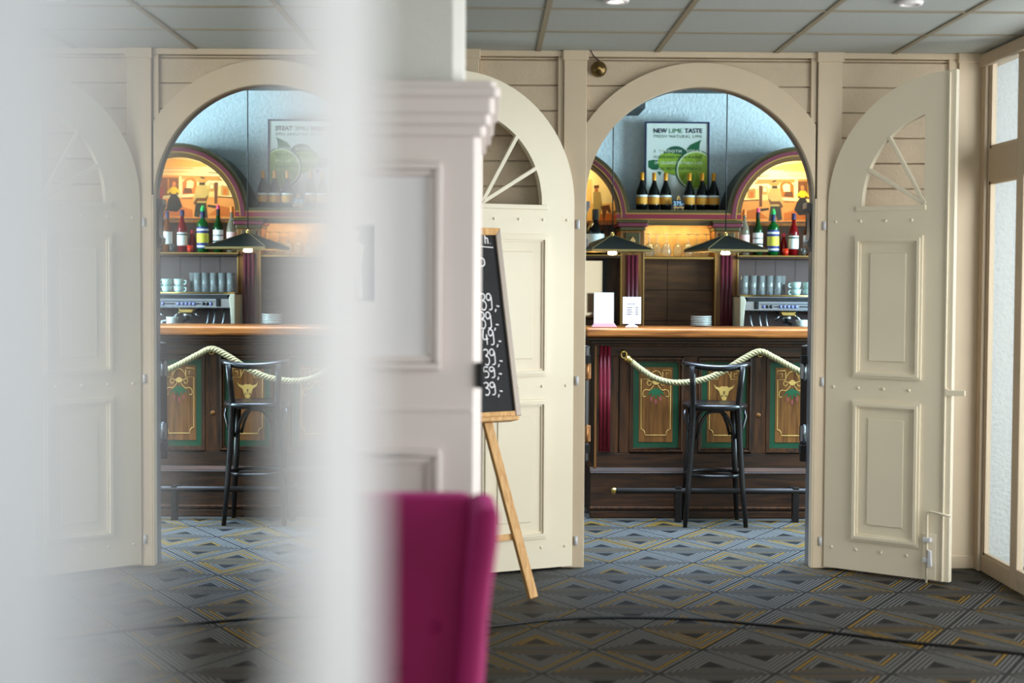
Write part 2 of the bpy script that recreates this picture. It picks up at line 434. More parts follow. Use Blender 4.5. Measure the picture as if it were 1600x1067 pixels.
# planks
zl = [PZ(93, W, 800) - 0.1275*k for k in range(0, 21)]
bounds = [ZC-0.03] + [z for z in zl if z > 0.02] + [0.0]
def plank(poly): MB().prism(poly, W+0.008, W+0.032).build('plank', M_plank, wall_o, bevel=0.003, seg=1)
for (xa, xb) in ((PX(749, W, 100), PX(873, W, 100)), (PX(1315, W, 100), PX(1497, W, 100)), (-3.1, PX(713, W, 100))):
    for a, b_ in zip(bounds[:-1], bounds[1:]):
        g = 0.003
        plank([(xa, b_+g), (xb, b_+g), (xb, a-g), (xa, a-g)])
xa, xb = PX(917, W, 100), PX(1277, W, 100); RC = RO - 0.04
for a, b_ in zip(bounds[:-1], bounds[1:]):
    a -= 0.003; b_ += 0.003
    if a < ZS + 0.25: break
    xs_ = [xa + (xb-xa)*i/60 for i in range(61)]
    low = [max(b_, ZS + math.sqrt(max(RC*RC - (x-CX)**2, 0))) if abs(x-CX) < RC else b_ for x in xs_]
    run = []
    for x, l in list(zip(xs_, low)) + [(None, 9)]:
        if l < a - 0.002: run.append((x, l))
        else:
            if len(run) > 1: plank(run + [(run[-1][0], a), (run[0][0], a)])
            run = []
B(PX(1315, W), XR, W-0.04, W+0.03, 0, 0.07).build('baseboard_back', M_post, wall_o, bevel=0.005)
# imposts carved on the inner edges of the doorway
for xj, sg in ((XRJ, -1), (XL, 1)):
    prof = [(0, -0.005), (0.02, 0.0), (0.055, 0.0), (0.06, -0.03), (0.03, -0.055), (0.012, -0.09), (0.012, -0.15), (0.026, -0.19), (0.05, -0.2), (0.046, -0.225), (0.02, -0.235), (0.0, -0.26)]
    z0 = PZ(316, YB)
    MB().prism([(xj + sg*a*0.45, z0 + b_) for a, b_ in prof], YB-0.05, YB+0.05).build('carved_impost', M_reveal, wall_o, bevel=0.003)

# glazed wall on the right
wr = struct(MB().box(XR, XR+0.08, -2.6, W, ZC-0.06, ZC+0.05).box(XR+0.006, XR+0.08, -2.6, W, 0, 0.05).build('wall_right', M_glasswall), 'glazed wall of painted timber frames on the right', 'wall')
ya, yb = 7.28, 7.69
def frame_bar(y0, y1, z0, z1, d0=-0.0, d1=0.034): B(XR+d0, XR+d1, y0, y1, z0, z1).build('window_frame', M_glasswall, wr, bevel=0.004)
zt1, zt0, zb1, zb0 = PZ(92, 7.69, 1540), PZ(232, 7.69, 1540), PZ(284, 7.69, 1540), 0.085
frame_bar(yb, W, 0, ZC); frame_bar(7.185, ya, 0, ZC)
frame_bar(ya, yb, zt1, ZC-0.06); frame_bar(ya, yb, zb1, zt0); frame_bar(ya, yb, 0.0, zb0)
for (z0, z1) in ((zt0, zt1), (zb0, zb1)):
    # inner sash of each pane, proud of the frame
    for (p, q, r_, s_) in ((ya, ya+0.012, z0, z1), (yb-0.022, yb, z0, z1), (ya, yb, z0, z0+0.014), (ya, yb, z1-0.014, z1)):
        B(XR+0.006, XR+0.030, p, q, r_, s_).build('window_sash', M_post, wr)
    B(XR+0.015, XR+0.020, ya, yb, z0, z1).build('window_pane', M_pane, wr)
B(XR-0.018, XR, 7.70, 7.77, 0.0, ZC).build('window_trim', M_glasswall, wr, bevel=0.005)
B(XR-0.03, XR, -2.6, W, ZC-0.075, ZC-0.01).build('window_trim', M_glasswall, wr, bevel=0.006)
edges = [7.185, 6.0, 4.8, 3.6, 2.4, 1.2, 0.0, -1.2, -2.4]
for a, b_ in zip(edges[:-1], edges[1:]):
    frame_bar(b_, b_+0.09, 0.05, ZC-0.06)
    frame_bar(b_+0.09, a, zb1, zt0); frame_bar(b_+0.09, a, 0.05, zb0+0.02)
    B(XR+0.015, XR+0.020, b_+0.09, a, zb0+0.02, zb1).build('window_pane', M_pane, wr)
    B(XR+0.015, XR+0.020, b_+0.09, a, zt0, ZC-0.06).build('window_pane', M_pane, wr)
struct(B(XR+0.08, 6.0, W+0.02, W+0.1, -0.05, 3.2).build('exterior_wall', M_stucco_out), 'pale blue white stucco wall outside the right window', 'wall')
# other sides of the room (behind and beside the camera)
struct(B(-3.3, -3.2, -2.6, W+0.3, 0, ZC+0.1).build('wall_left', M_plaster), 'plain white wall on the left side of the front room', 'wall')
wfr = struct(MB().box(-3.3, -2.4, -2.8, -2.6, 0, ZC+0.1).box(2.0, XR+0.1, -2.8, -2.6, 0, ZC+0.1).box(-2.4, 2.0, -2.8, -2.6, 0, 0.7).box(-2.4, 2.0, -2.8, -2.6, 2.5, ZC+0.1).build('wall_front', M_plaster), 'plain white wall behind the viewer with a wide opening added for fill light', 'wall')
B(-2.4, 2.0, -2.72, -2.714, 0.7, 2.5).build('window_pane', M_pane, wfr)  # unseen rear window, added so the fill light can enter
for x in (-2.4, -0.95, 0.5, 1.94): B(x, x+0.06, -2.76, -2.68, 0.7, 2.5).build('window_frame', M_white, wfr)

# bar room shell
YW = 11.62
ZB = PZ(146, YW)
struct(B(-1.6, 6.0, YW, YW+0.15, 0, ZB+0.6).build('wall_far', M_stucco), 'pale blue stucco wall behind the bar', 'wall')
struct(B(-1.75, -1.6, YB, YW+0.1, 0, ZB+0.1).build('wall_bar_left', M_plaster), 'white left wall of the bar room', 'wall')
cb = struct(B(-1.75, 6.0, YB, YW+0.1, ZB, ZB+0.1).build('ceiling_bar_room', M_greyc), 'dark grey ceiling of the bar room', 'ceiling')
B(-1.6, PX(1006, 11.2, 180), 11.1, YW, PZ(181, YW, 990), ZB).build('ceiling_bulkhead', M_greyc, cb)
wbr = struct(MB().box(4.3, 4.4, YB, 8.3, 0, ZB).box(4.3, 4.4, 10.4, YW, 0, ZB).box(4.3, 4.4, 8.3, 10.4, 0, 0.75).box(4.3, 4.4, 8.3, 10.4, 2.6, ZB).build('wall_bar_right', M_plaster), 'white right wall of the bar room with a window', 'wall')
B(4.34, 4.346, 8.3, 10.4, 0.75, 2.6).build('window_pane', M_pane, wbr)
for y in (8.3, 9.32, 10.34): B(4.31, 4.38, y, y+0.06, 0.75, 2.6).build('window_frame', M_white, wbr)

# ------------------------------------------------------------------ arched door leaves
def leaf(name, label, hx, hy, dirx, diry, w, handed):
    """hinge at (hx,hy); (dirx,diry) unit vector to the free edge; front faces the camera"""
    t = thing(name, label, 'door', (hx, hy, 0))
    u = Vector((dirx, diry, 0)).normalized(); nrm = Vector((u.y, -u.x, 0))
    if nrm.y > 0: nrm = -nrm
    def f(a, d, z): return Vector((hx, hy, 0)) + u*a + nrm*d + Vector((0, 0, z))
    zs, r = 1.845, w - 0.012; z0 = 0.012; ri = 0.45; uc = w - 0.125; zf = 1.838
    th = 0.036
    # the board, with the fan opening cut: arc band + verticals + lower board
    body = MB()
    band_o = [(w - r*math.cos(R(a)), zs + r*math.sin(R(a))) for a in range(0, 91, 3)]
    cut = []
    a_end = math.degrees(math.acos((w-uc)/ri))
    K = 20
    for i in range(K+1):
        a = R(a_end*i/K); cut.append((w - ri*math.cos(a), zs + ri*math.sin(a)))
    cut[0] = (cut[0][0], zf)
    # lower board
    body.prism([(w-r, z0), (w, z0), (w, zf), (uc, zf), (cut[0][0], zf), (w-r, zf)], 0, -th, f)
    # arc band pieces between opening arc and outer arc
    for i in range(K):
        a0, a1 = a_end*i/K, a_end*(i+1)/K
        o0 = (w - r*math.cos(R(a0)), zs + r*math.sin(R(a0))); o1 = (w - r*math.cos(R(a1)), zs + r*math.sin(R(a1)))
        if i == 0: o0 = (o0[0], zf)
        body.prism([cut[i], o0, o1, cut[i+1]], 0, -th, f)
    aa = [a_end + (90-a_end)*i/4 for i in range(5)]
    body.prism([(uc, zf), (w, zf), (w, zs + r)] + [(w - r*math.cos(R(a)), zs + r*math.sin(R(a))) for a in reversed(aa)][1:] + [cut[-1]], 0, -th, f)
    bo = body.build('door_board', M_leaf, t)
    # fan spokes and bead
    for ang in (32, 61):
        d = Vector((-math.cos(R(ang)), math.sin(R(ang))))
        tt = 0.2
        while (uc + d.x*tt - w)**2 + (zf + d.y*tt - zs)**2 < (ri+0.005)**2: tt += 0.004
        MB().beam(f(uc+0.004, -0.008, zf+0.004), f(uc + d.x*tt, -0.008, zf + d.y*tt), 0.02, 0.022, nrm).build('fan_spoke', M_leaf, t, bevel=0.003)
    MB().beam(f(cut[0][0]-0.03, 0.004, zf-0.012), f(uc+0.012, 0.004, zf-0.012), 0.024, 0.012, nrm).build('fan_sill', M_leaf, t, bevel=0.003)
    # moulded panels
    for (za, zb_) in ((0.985, 1.69), (0.165, 0.868)):
        u0, u1 = w-0.485, w-0.125
        pn = MB()
        def ringbar(a0, a1, b0, b1, wd, h0, h1):
            pn.prism([(a0, b0), (a1, b0), (a1, b0+wd), (a0, b0+wd)], h0, h1, f); pn.prism([(a0, b1-wd), (a1, b1-wd), (a1, b1), (a0, b1)], h0, h1, f)
            pn.prism([(a0, b0+wd), (a0+wd, b0+wd), (a0+wd, b1-wd), (a0, b1-wd)], h0, h1, f); pn.prism([(a1-wd, b0+wd), (a1, b0+wd), (a1, b1-wd), (a1-wd, b1-wd)], h0, h1, f)
        ringbar(u0, u1, za, zb_, 0.012, 0, 0.012)
        ringbar(u0+0.012, u1-0.012, za+0.012, zb_-0.012, 0.014, 0, 0.02)
        ringbar(u0+0.026, u1-0.026, za+0.026, zb_-0.026, 0.010, 0, 0.008)
        g = pn.build('panel_moulding', M_leaf, t, bevel=0.003)
        MB().prism([(u0+0.085, za+0.085), (u1-0.085, za+0.085), (u1-0.085, zb_-0.085), (u0+0.085, zb_-0.085)], 0, 0.007, f).build('panel_field', M_leaf, t, bevel=0.004)
    for z in (1.765, 0.932, 0.118):
        for i in range(4):
            a = 0.055 + i*(w-0.25)/3*1.02
            c = f(a, 0, z)
            MB().lathe([(0.008, 0), (0.007, 0.004), (0.0035, 0.007), (0, 0.0075)], (0, 0, 0), 8).build('bolt_head', M_leaf, t).matrix_parent_inverse = Matrix.Translation(-Vector((hx, hy, 0))) @ Matrix.Translation(c) @ nrm.to_track_quat('Z', 'Y').to_matrix().to_4x4()
    for z in (1.745, 0.955, 0.14):
        MB().tube([f(-0.006, 0.004, z-0.022), f(-0.006, 0.004, z+0.022)], 0.009, 10).build('hinge', M_pgrey, t)
    return t, f
hxR, hyR = PX(1287, 7.765, 600), 7.765
fxR = PX(1478, 7.36, 600); dR = Vector((fxR-hxR, 7.36-hyR)); wR = dR.length; dR.normalize()
tr, fr_ = leaf('arched_door', 'right arched cream door leaf with fan opening, swung open beside the window', hxR, hyR, dR.x, dR.y, wR, 1)
hxL, hyL = PX(899, 7.765, 600), 7.765
aL = R(24.5)
tl, fl_ = leaf('arched_door', 'left arched cream door leaf with fan opening, standing behind the chalkboard', hxL, hyL, -math.cos(aL), -math.sin(aL), wR, -1)
# closing strip, latch and floor bolt of the right leaf
MB().prism([(wR-0.004, 0.012), (wR+0.032, 0.012), (wR+0.032, 1.845+wR-0.012+0.004), (wR-0.004, 1.845+wR-0.012)], 0.004, -0.03, fr_).build('closing_strip', M_leaf, tr, bevel=0.003)
MB().prism([(wR-0.006, 0.012), (wR+0.004, 0.012), (wR+0.004, 2.47), (wR-0.006, 2.47)], 0.004, 0.012, fr_).build('closing_bead', M_leaf, tr, bevel=0.003)
MB().prism([(wR, 0.915), (wR+0.10, 0.92), (wR+0.10, 0.945), (wR+0.02, 0.945), (wR, 0.955)], 0.004, 0.014, fr_).build('latch_plate', M_leaf, tr, bevel=0.002)
MB().prism([(wR-0.105, 0.015), (wR-0.035, 0.015), (wR-0.035, 0.24), (wR-0.105, 0.24)], 0.0, 0.006, fr_).build('bolt_plate', M_leaf, tr, bevel=0.002)
rod = [fr_(wR-0.075, 0.02, 0.0), fr_(wR-0.075, 0.02, 0.33), fr_(wR-0.072, 0.022, 0.345), fr_(wR-0.055, 0.025, 0.352), fr_(wR+0.02, 0.03, 0.342), fr_(wR+0.05, 0.03, 0.34)]
MB().tube(rod, 0.006, 8).build('bolt_rod', M_leaf, tr)
for z in (0.1, 0.2): MB().prism([(wR-0.095, z), (wR-0.055, z), (wR-0.055, z+0.022), (wR-0.095, z+0.022)], 0.004, 0.03, fr_).build('bolt_keeper', M_pgrey, tr, bevel=0.003)
MB().prism([(wR-0.068, 0.075), (wR-0.045, 0.085), (wR-0.05, 0.16), (wR-0.066, 0.165)], 0.02, 0.034, fr_).build('bolt_catch', M_pgrey, tr, bevel=0.003)

# bell with its wire
bx, bz = P(936, 107, W-0.03)
t = thing('wall_bell', 'small round bronze bell on the boarded wall above the arch', 'bell', (bx, W-0.01, bz))
MB().lathe([(0.0, -0.05), (0.008, -0.05), (0.012, -0.044), (0.03, -0.04), (0.038, -0.03), (0.04, -0.014), (0.04, 0.0), (0, 0.0)], (bx, W+0.005, bz), 24, ax='y').build('bell_dome', M_bronze, t)
MB().lathe([(0, -0.06), (0.008, -0.058), (0.010, -0.05), (0, -0.048)], (bx, W+0.005, bz), 12, ax='y').build('bell_screw', M_brass, t)
wx = [P(936, 95, W), P(926, 88, W), P(922, 80, W)]
MB().tube([(x, W-0.035 if i else W+0.0, z) for i, (x, z) in enumerate(wx)], 0.003, 6).build('bell_wire', M_blackm, t)

# ------------------------------------------------------------------ downlights
for (px, py, on, lab) in ((963, -1, True, 'lit round recessed ceiling spot above the arched doorway'), (1422, -1, False, 'unlit round recessed ceiling spot toward the right door leaf')):
    Y = 6.36; x = PX(px, Y, 0)
    t = thing('ceiling_downlight', lab, 'ceiling light', (x, Y, ZC))
    MB().lathe([(0.032, -0.002), (0.036, -0.012), (0.05, -0.012), (0.055, 0.0), (0.05, 0.004)], (x, Y, ZC-0.004), 24).build('trim_ring', M_white, t)
    MB().lathe([(0, -0.010), (0.02, -0.009), (0.034, -0.004)], (x, Y, ZC-0.004), 20).build('lamp', M_down if on else M_porc, t)
    if on:
        d = bpy.data.lights.new('downlight', 'SPOT'); d.energy = 14; d.spot_size = R(110); d.color = (1, 0.95, 0.85); d.shadow_soft_size = 0.05
        ob = bpy.data.objects.new('downlight', d); COL.objects.link(ob); ob.location = (x, Y, ZC-0.03)

# ------------------------------------------------------------------ cable on the floor
pts = []
for (px, py) in ((560, 1005), (680, 990), (780, 977), (860, 968), (930, 965), (1010, 965), (1100, 968), (1200, 977), (1300, 988), (1400, 1001), (1500, 1011), (1640, 1026)):
    d = M_cam.to_3x3() @ Vector(((px-800)/F, -(py-533.5)/F, -1)); k = (0.006-CAMH)/d.z
    pts.append(Vector((d.x*k, d.y*k, 0.006)))
fine = []
for i in range(len(pts)-1):
    p0, p1, p2, p3 = pts[max(i-1, 0)], pts[i], pts[i+1], pts[min(i+2, len(pts)-1)]
    for s_ in range(5):
        q = s_/5; fine.append(0.5*((2*p1) + (p2-p0)*q + (2*p0-5*p1+4*p2-p3)*q*q + (3*p1-p0-3*p2+p3)*q**3))
fine.append(pts[-1])
tag(MB().tube(fine, 0.0065, 6).build('floor_cable', M_cable), 'thin black cable lying in a curve across the carpet', 'cable')

# ------------------------------------------------------------------ mirrored pillar beside the camera
DC = 0.059
t = thing('mirrored_pillar', 'white pillar close by on the left, with a narrow tall mirror strip', 'pillar', (-DC-0.04, 0.25, 0), kind='structure')
B(-DC-0.07, -DC-0.004, -0.10, 0.745, 0, ZC).build('pillar_core', M_white, t)
B(-DC-0.004, -DC+0.002, 0.4495, 0.745, 0, ZC).build('mirror_border', M_white, t, bevel=0.002)
B(-DC-0.004, -DC+0.002, -0.10, 0.231, 0, ZC).build('mirror_border', M_pgrey, t, bevel=0.002)  # near border toned down to grey, darker than the far one
B(-DC-0.004, -DC, 0.231, 0.4495, 0, ZC).build('mirror_strip', M_mirror, t)
t.location = Matrix.Rotation(-0.0075, 3, 'Z') @ t.location; t.rotation_euler.z = -0.0075

# ------------------------------------------------------------------ panelled column
YC = 4.3
t = thing('panelled_column', 'white panelled column with a cornice behind the magenta chair', 'column', (-0.41, YC+0.3, 0), kind='structure')
xr = PX(752, YC, 400); xl = xr - 0.82; cxm = (xl+xr)/2
zc0 = PZ(208, YC, 700); zc1 = PZ(128, YC, 700)
ch = 0.022
def shaft(x0, x1, y0, y1, c):
    return [(x0+c, y0), (x1-c, y0), (x1, y0+c), (x1, y1-c), (x1-c, y1), (x0+c, y1), (x0, y1-c), (x0, y0+c)]
def vprism(poly, z0, z1):
    mb = MB(); n = len(poly)
    for (x, y) in poly: mb.v.append(Vector((x, y, z0)))
    for (x, y) in poly: mb.v.append(Vector((x, y, z1)))
    mb.face(list(range(n))); mb.face([n+i for i in reversed(range(n))])
    for i in range(n): mb.face([i, (i+1) % n, n+(i+1) % n, n+i])
    return mb
vprism(shaft(xl, xr, YC, YC+0.6, ch), 0, zc0+0.02).build('column_body', M_column, t)
for (za, zb_, ov) in ((zc0-0.01, zc0+0.025, 0.012), (zc0+0.02, zc0+0.055, 0.026), (zc0+0.05, zc0+0.10, 0.036), (zc0+0.095, zc1-0.018, 0.05), (zc1-0.025, zc1, 0.040)):
    vprism(shaft(xl-ov, xr+ov, YC-ov, YC+0.6+ov, 0.014), za, zb_).build('cornice_moulding', M_column, t, bevel=0.005)
xu = PX(724, YC+0.06, 100)
vprism(shaft(2*cxm-xu, xu, YC+0.06, YC+0.54, 0.03), zc1-0.01, ZC).build('upper_shaft', M_plaster, t)
# moulded panels
pr = PX(690, YC, 400); pL = 2*cxm - pr
for (ya_, yb_) in ((253, 578), (700, None)):
    zt_ = PZ(ya_, YC, 600); zb_ = PZ(yb_, YC, 600) if yb_ else 0.18
    mb = MB()
    def fr4(o, wd, d0, d1):
        x0, x1, z0, z1 = pL+o, pr-o, zb_+o, zt_-o
        mb.box(x0, x1, d0, d1, z0, z0+wd); mb.box(x0, x1, d0, d1, z1-wd, z1); mb.box(x0, x0+wd, d0, d1, z0+wd, z1-wd); mb.box(x1-wd, x1, d0, d1, z0+wd, z1-wd)
    fr4(0.0, 0.02, YC-0.026, YC+0.002); fr4(0.02, 0.02, YC-0.016, YC+0.002)
    mb.build('panel_moulding', M_column, t, bevel=0.006)
    B(pL+0.04, pr-0.04, YC-0.004, YC+0.002, zb_+0.04, zt_-0.04).build('panel_field', M_white if yb_ else M_column, t)
B(xl, xr-ch, YC-0.006, YC+0.002, PZ(643, YC, 600), PZ(637, YC, 600)).build('rail_moulding', M_column, t, bevel=0.002)
x0, z0 = P(744, 606, YC-0.0); x1, z1 = P(756, 566, YC)
B(x0, x1, YC-0.012, YC+0.012, z0, z1).build('corner_catch', M_blackm, t, bevel=0.005)
# framed photograph on the column
xp0, zp0 = P(512, 470, YC-0.01); xp1, zp1 = P(587, 352, YC-0.01)
t = thing('framed_photograph', 'small grey blue photograph of white clad figures on the white column panel', 'picture', (xp0, YC-0.01, zp0))
M_photo = mat('photo_grey', (118, 124, 150), 0.5, noise=0.2, nscale=8)
M_fig = mat('photo_white', (222, 224, 232), 0.5)
B(xp0, xp1, YC-0.014, YC-0.004, zp0, zp1).build('photo_print', M_photo, t)
def figp(cx, s):
    w = xp1-xp0; h = zp1-zp0
    q = [(-.10, 0), (-.03, .0), (0, .35), (.05, 0), (.12, 0), (.10, .45), (.14, .72), (.05, .8), (-.06, .8), (-.14, .7), (-.08, .45)]
    return [(xp0 + w*(cx + a*s), zp0 + h*0.04 + h*b_*0.95) for a, b_ in q]
for cx in (0.3, 0.62):
    mb = MB().flat(figp(cx, 1.3), YC-0.015); mb.flat([(xp0+(xp1-xp0)*(cx)+0.012*math.cos(a*0.6), zp0+(zp1-zp0)*0.87+0.014*math.sin(a*0.6)) for a in range(10)], YC-0.015)
    mb.build('printed_figure', M_fig, t)

# ------------------------------------------------------------------ magenta wing chair (faces the camera)
t = thing('wing_chair', 'magenta upholstered wing chair with tufted back in front of the white column', 'armchair', (-0.33, 2.95, 0))
cx = -0.328; hw = 0.36
zt = PZ(777, 3.25, 700)
def soft(name, vf, sub=2, m=M_magenta):
    return vf.build(name, m, t, bevel=0.035, seg=3)
back = MB()
# back panel: tapered, slightly raked
def slab(x0b, x1b, x0t, x1t, yb_, yt_, th, z0, z1):
    n = len(back.v)
    for (x, y, z) in ((x0b, yb_, z0), (x1b, yb_, z0), (x1b, yb_+th, z0), (x0b, yb_+th, z0), (x0t, yt_, z1), (x1t, yt_, z1), (x1t, yt_+th, z1), (x0t, yt_+th, z1)): back.v.append(Vector((x, y, z)))
    for q in ((0, 1, 2, 3), (7, 6, 5, 4), (0, 4, 5, 1), (1, 5, 6, 2), (2, 6, 7, 3), (3, 7, 4, 0)): back.face([n+i for i in q])
slab(cx-0.29, cx+0.29, cx-0.315, cx+0.315, 3.13, 3.26, 0.11, 0.40, zt)
soft('backrest', back)
for sg in (-1, 1):
    w_ = MB()
    # wing: a curved slab from the back edge forward; top flares outward
    rows = [(0.50, 0.285, 0.300, 2.90), (0.66, 0.295, 0.325, 2.93), (0.82, 0.302, 0.340, 2.975), (zt-0.06, 0.31, 0.358, 3.03), (zt+0.002, 0.31, 0.362, 3.08)]
    n = len(w_.v); tk = 0.05
    for (z, xb_, xf, yf) in rows:
        yb2 = 3.13 + (z-0.40)/(zt-0.40)*0.13 + 0.06
        for (x, y) in ((xb_-tk*0.3, yb2), (xf-tk, yf), (xf, yf), (xb_+tk*0.8, yb2)): w_.v.append(Vector((cx + sg*x, y, z)))
    for i in range(len(rows)-1):
        for j in range(4): w_.face([n+i*4+j, n+i*4+(j+1) % 4, n+(i+1)*4+(j+1) % 4, n+(i+1)*4+j], True)
    w_.face([n, n+1, n+2, n+3]); w_.face([n+(len(rows)-1)*4+j for j in range(4)])
    w_.build('wing', M_magenta, t, bevel=0.02, seg=3)
    arm = MB(); arm.box(cx+sg*0.27, cx+sg*0.37, 2.52, 3.18, 0.20, 0.60); arm.build('armrest', M_magenta, t, bevel=0.04, seg=3)
B(cx-0.27, cx+0.27, 2.50, 3.18, 0.28, 0.46).build('seat_cushion', M_magenta, t, bevel=0.04, seg=3)
B(cx-0.30, cx+0.30, 2.54, 3.22, 0.18, 0.29).build('seat_base', M_magenta, t, bevel=0.02)
for r_ in range(3):
    for c_ in range(4 - r_ % 2):
        z = 0.56 + r_*0.085; x = cx + (c_ - (3 - r_ % 2)/2)*0.15
        y = 3.13 + (z-0.40)/(zt-0.40)*0.13
        MB().lathe([(0.014, 0.002), (0.012, -0.005), (0.006, -0.009), (0, -0.010)], (x, y, z), 10, ax='y').build('button', M_magenta, t)
for sx in (-1, 1):
    for y in (2.60, 3.14): MB().tube([(cx+sx*0.26, y, 0.19), (cx+sx*0.275, y+(0.03 if y > 3 else -0.01), 0.0)], [0.024, 0.015], 10).build('leg', M_dark, t)

# ------------------------------------------------------------------ easel and chalkboard
AL = R(33); LEAN = R(12)
U = Vector((math.cos(AL), math.sin(AL), 0)); NH = Vector((math.sin(AL), -math.cos(AL), 0))
V = Vector((0, 0, 1))*math.cos(LEAN) - NH*math.sin(LEAN); NB = U.cross(V)
YK = 7.17
xb_, zb_ = P(812, 650, YK); OB = Vector((xb_, YK, zb_))       # lower right corner of the board
BH, BW_ = 0.90, 0.62
def fb(a, d, c): return OB + U*a + NB*d + V*c                  # a<=0 to the left, c up, d toward the viewer
t = thing('chalkboard', 'framed black chalkboard with chalk prices leaning on the wooden easel', 'chalkboard', tuple(OB))
MB().prism([(-BW_, 0), (0, 0), (0, BH), (-BW_, BH)], -0.012, 0.0, fb).build('board', M_chalkb, t)
MB().prism([(-BW_, BH-0.035), (0, BH-0.035), (0, BH), (-BW_, BH)], 0.0, 0.014, fb).build('top_frame', M_pine, t, bevel=0.003)
MB().prism([(-0.03, 0), (0, 0), (0, BH-0.0), (-0.03, BH-0.035)], 0.0, 0.016, fb).build('side_frame', M_silver, t, bevel=0.004)
MB().prism([(-BW_, 0), (-BW_+0.03, 0), (-BW_+0.03, BH-0.035), (-BW_, BH)], 0.0, 0.016, fb).build('side_frame', M_silver, t, bevel=0.004)
MB().prism([(-BW_+0.03, 0), (-0.03, 0), (-0.03, 0.025), (-BW_+0.03, 0.025)], 0.0, 0.014, fb).build('bottom_frame', M_pine, t, bevel=0.003)
G = {'3': [[(0, .95), (.25, 1), (.42, .88), (.35, .68), (.15, .58), (.4, .5), (.48, .25), (.3, .02), (.05, .08)]],
     '9': [[(.46, .85), (.3, 1), (.08, .95), (.02, .75), (.15, .6), (.36, .66), (.46, .85), (.47, .4), (.42, .08), (.15, .04)]],
     '4': [[(.12, 1), (.02, .42), (.5, .42)], [(.36, .7), (.36, .05)]],
     '5': [[(.44, 1), (.1, 1), (.06, .6), (.3, .64), (.46, .42), (.38, .1), (.06, .05)]],
     ',': [[(.12, .12), (.12, .0), (.03, -.16)]], '-': [[(.02, .42), (.3, .38)]],
     'h': [[(.05, 1.0), (.05, 0)], [(.05, .4), (.2, .58), (.34, .45), (.34, 0)]], '.': [[(.04, .05), (.07, .02)]],
     'o': [[(.25, .62), (.05, .5), (.05, .12), (.25, 0), (.44, .15), (.44, .48), (.25, .62)]],
     'c': [[(.42, .5), (.2, .6), (.04, .35), (.12, .06), (.4, .08)]], 'i': [[(.1, .55), (.1, 0)]], 'n': [[(.05, .6), (.05, 0)], [(.05, .4), (.2, .6), (.36, .45), (.36, 0)]],
     'u': [[(.05, .6), (.06, .1), (.25, 0), (.38, .15), (.4, .6)], [(.4, .2), (.42, 0)]], 'L': [[(.05, 1), (.05, 0), (.42, 0)]]}
ADV = {',': .2, '.': .2, '-': .35, 'i': .25}
def chalk(s, a, c, h, wd=None, th=0.0045):
    wd = wd or h
    mb = MB(); x = a
    for chh in s:
        for st in G.get(chh, []):
            p = [fb(x + q[0]*wd, 0.002, c + q[1]*h) for q in st]
            sm = []
            for i in range(len(p)-1):
                p0, p1, p2, p3 = p[max(i-1, 0)], p[i], p[i+1], p[min(i+2, len(p)-1)]
                for k in range(4):
                    q = k/4; sm.append(0.5*((2*p1) + (p2-p0)*q + (2*p0-5*p1+4*p2-p3)*q*q + (3*p1-p0-3*p2+p3)*q**3))
            sm.append(p[-1])
            mb.tube(sm, th*0.9, 5)
        x += ADV.get(chh, .56)*wd
    mb.build('chalk_writing', M_chalk, t)
def brd(px, py):
    """board coordinates (a, c) of a pixel"""
    d = M_cam.to_3x3() @ Vector(((px-800)/F, -(py-533.5)/F, -1)); o = Vector((0, 0, CAMH))
    k = (OB-o).dot(NB)/d.dot(NB); q = o + d*k - OB
    return q.dot(U), q.dot(V)
a, c = brd(757, 381); chalk('h.', a, c, 0.05, 0.05)
a2, c2 = brd(770, 387); MB().tube([fb(a-0.12, 0.002, c2+0.01), fb(a-0.02, 0.002, c2+0.004), fb(a2, 0.002, c2)], 0.003, 5).build('chalk_writing', M_chalk, t)
a, c = brd(748, 416); chalk('o', a, c, 0.065, 0.07)
chalk('Lunch', -0.52, BH-0.14, 0.08, 0.07)
for (px, py, s, hh) in ((752, 485, '39', 26), (751, 514, '39', 26), (755, 540, '49', 25), (757, 571, '39', 25), (756, 591, '59', 17), (757, 618, '39', 20)):
    a, c = brd(px, py); a_, c1 = brd(px, py-hh); h = c1-c
    chalk(s, a, c, h, 0.058)
    a, c = brd(px+20, py); chalk(',-', a, c, 0.05, 0.058)
# easel
e = thing('easel', 'pine easel holding the chalkboard in front of the left door leaf', 'easel', tuple(OB - Vector((0, 0, OB.z))))
lt = MB().prism([(-BW_-0.02, -0.022), (-0.035, -0.022), (-0.03, -0.001), (-BW_-0.02, -0.001)], -0.03, 0.045, fb).build('ledge', M_pine, e, bevel=0.004)
d = M_cam.to_3x3() @ Vector(((833-800)/F, -(934-533.5)/F, -1)); k = -CAMH/d.z
foot = Vector((d.x*k, d.y*k, 0.0))
a, c = brd(766, 655)
pj = fb(a, -0.032, -0.01)
print('EASEL foot d', (foot-OB).dot(NB), foot, OB)
dirv = (pj-foot).normalized(); topR = foot + dirv*(1.75/dirv.z)
MB().beam(foot, topR, 0.046, 0.024, NB).build('front_leg', M_pine, e, bevel=0.003)
cx_a = -BW_/2
cfoot = foot + U*(2*((OB + U*cx_a) - foot).dot(U))
pj2 = pj + U*(2*((OB + U*cx_a) - pj).dot(U)); d2 = (pj2-cfoot).normalized()
MB().beam(cfoot, cfoot + d2*(1.75/d2.z), 0.046, 0.024, NB).build('front_leg', M_pine, e, bevel=0.003)
mid = fb(cx_a, -0.05, 0.75)
MB().beam(mid, Vector((mid.x, mid.y, 0)) - NH*0.30 + NH*0.0, 0.04, 0.022, NB).build('rear_leg', M_pine, e, bevel=0.003)
q0 = foot + dirv*(0.28/dirv.z); q1 = cfoot + d2*(0.28/d2.z)
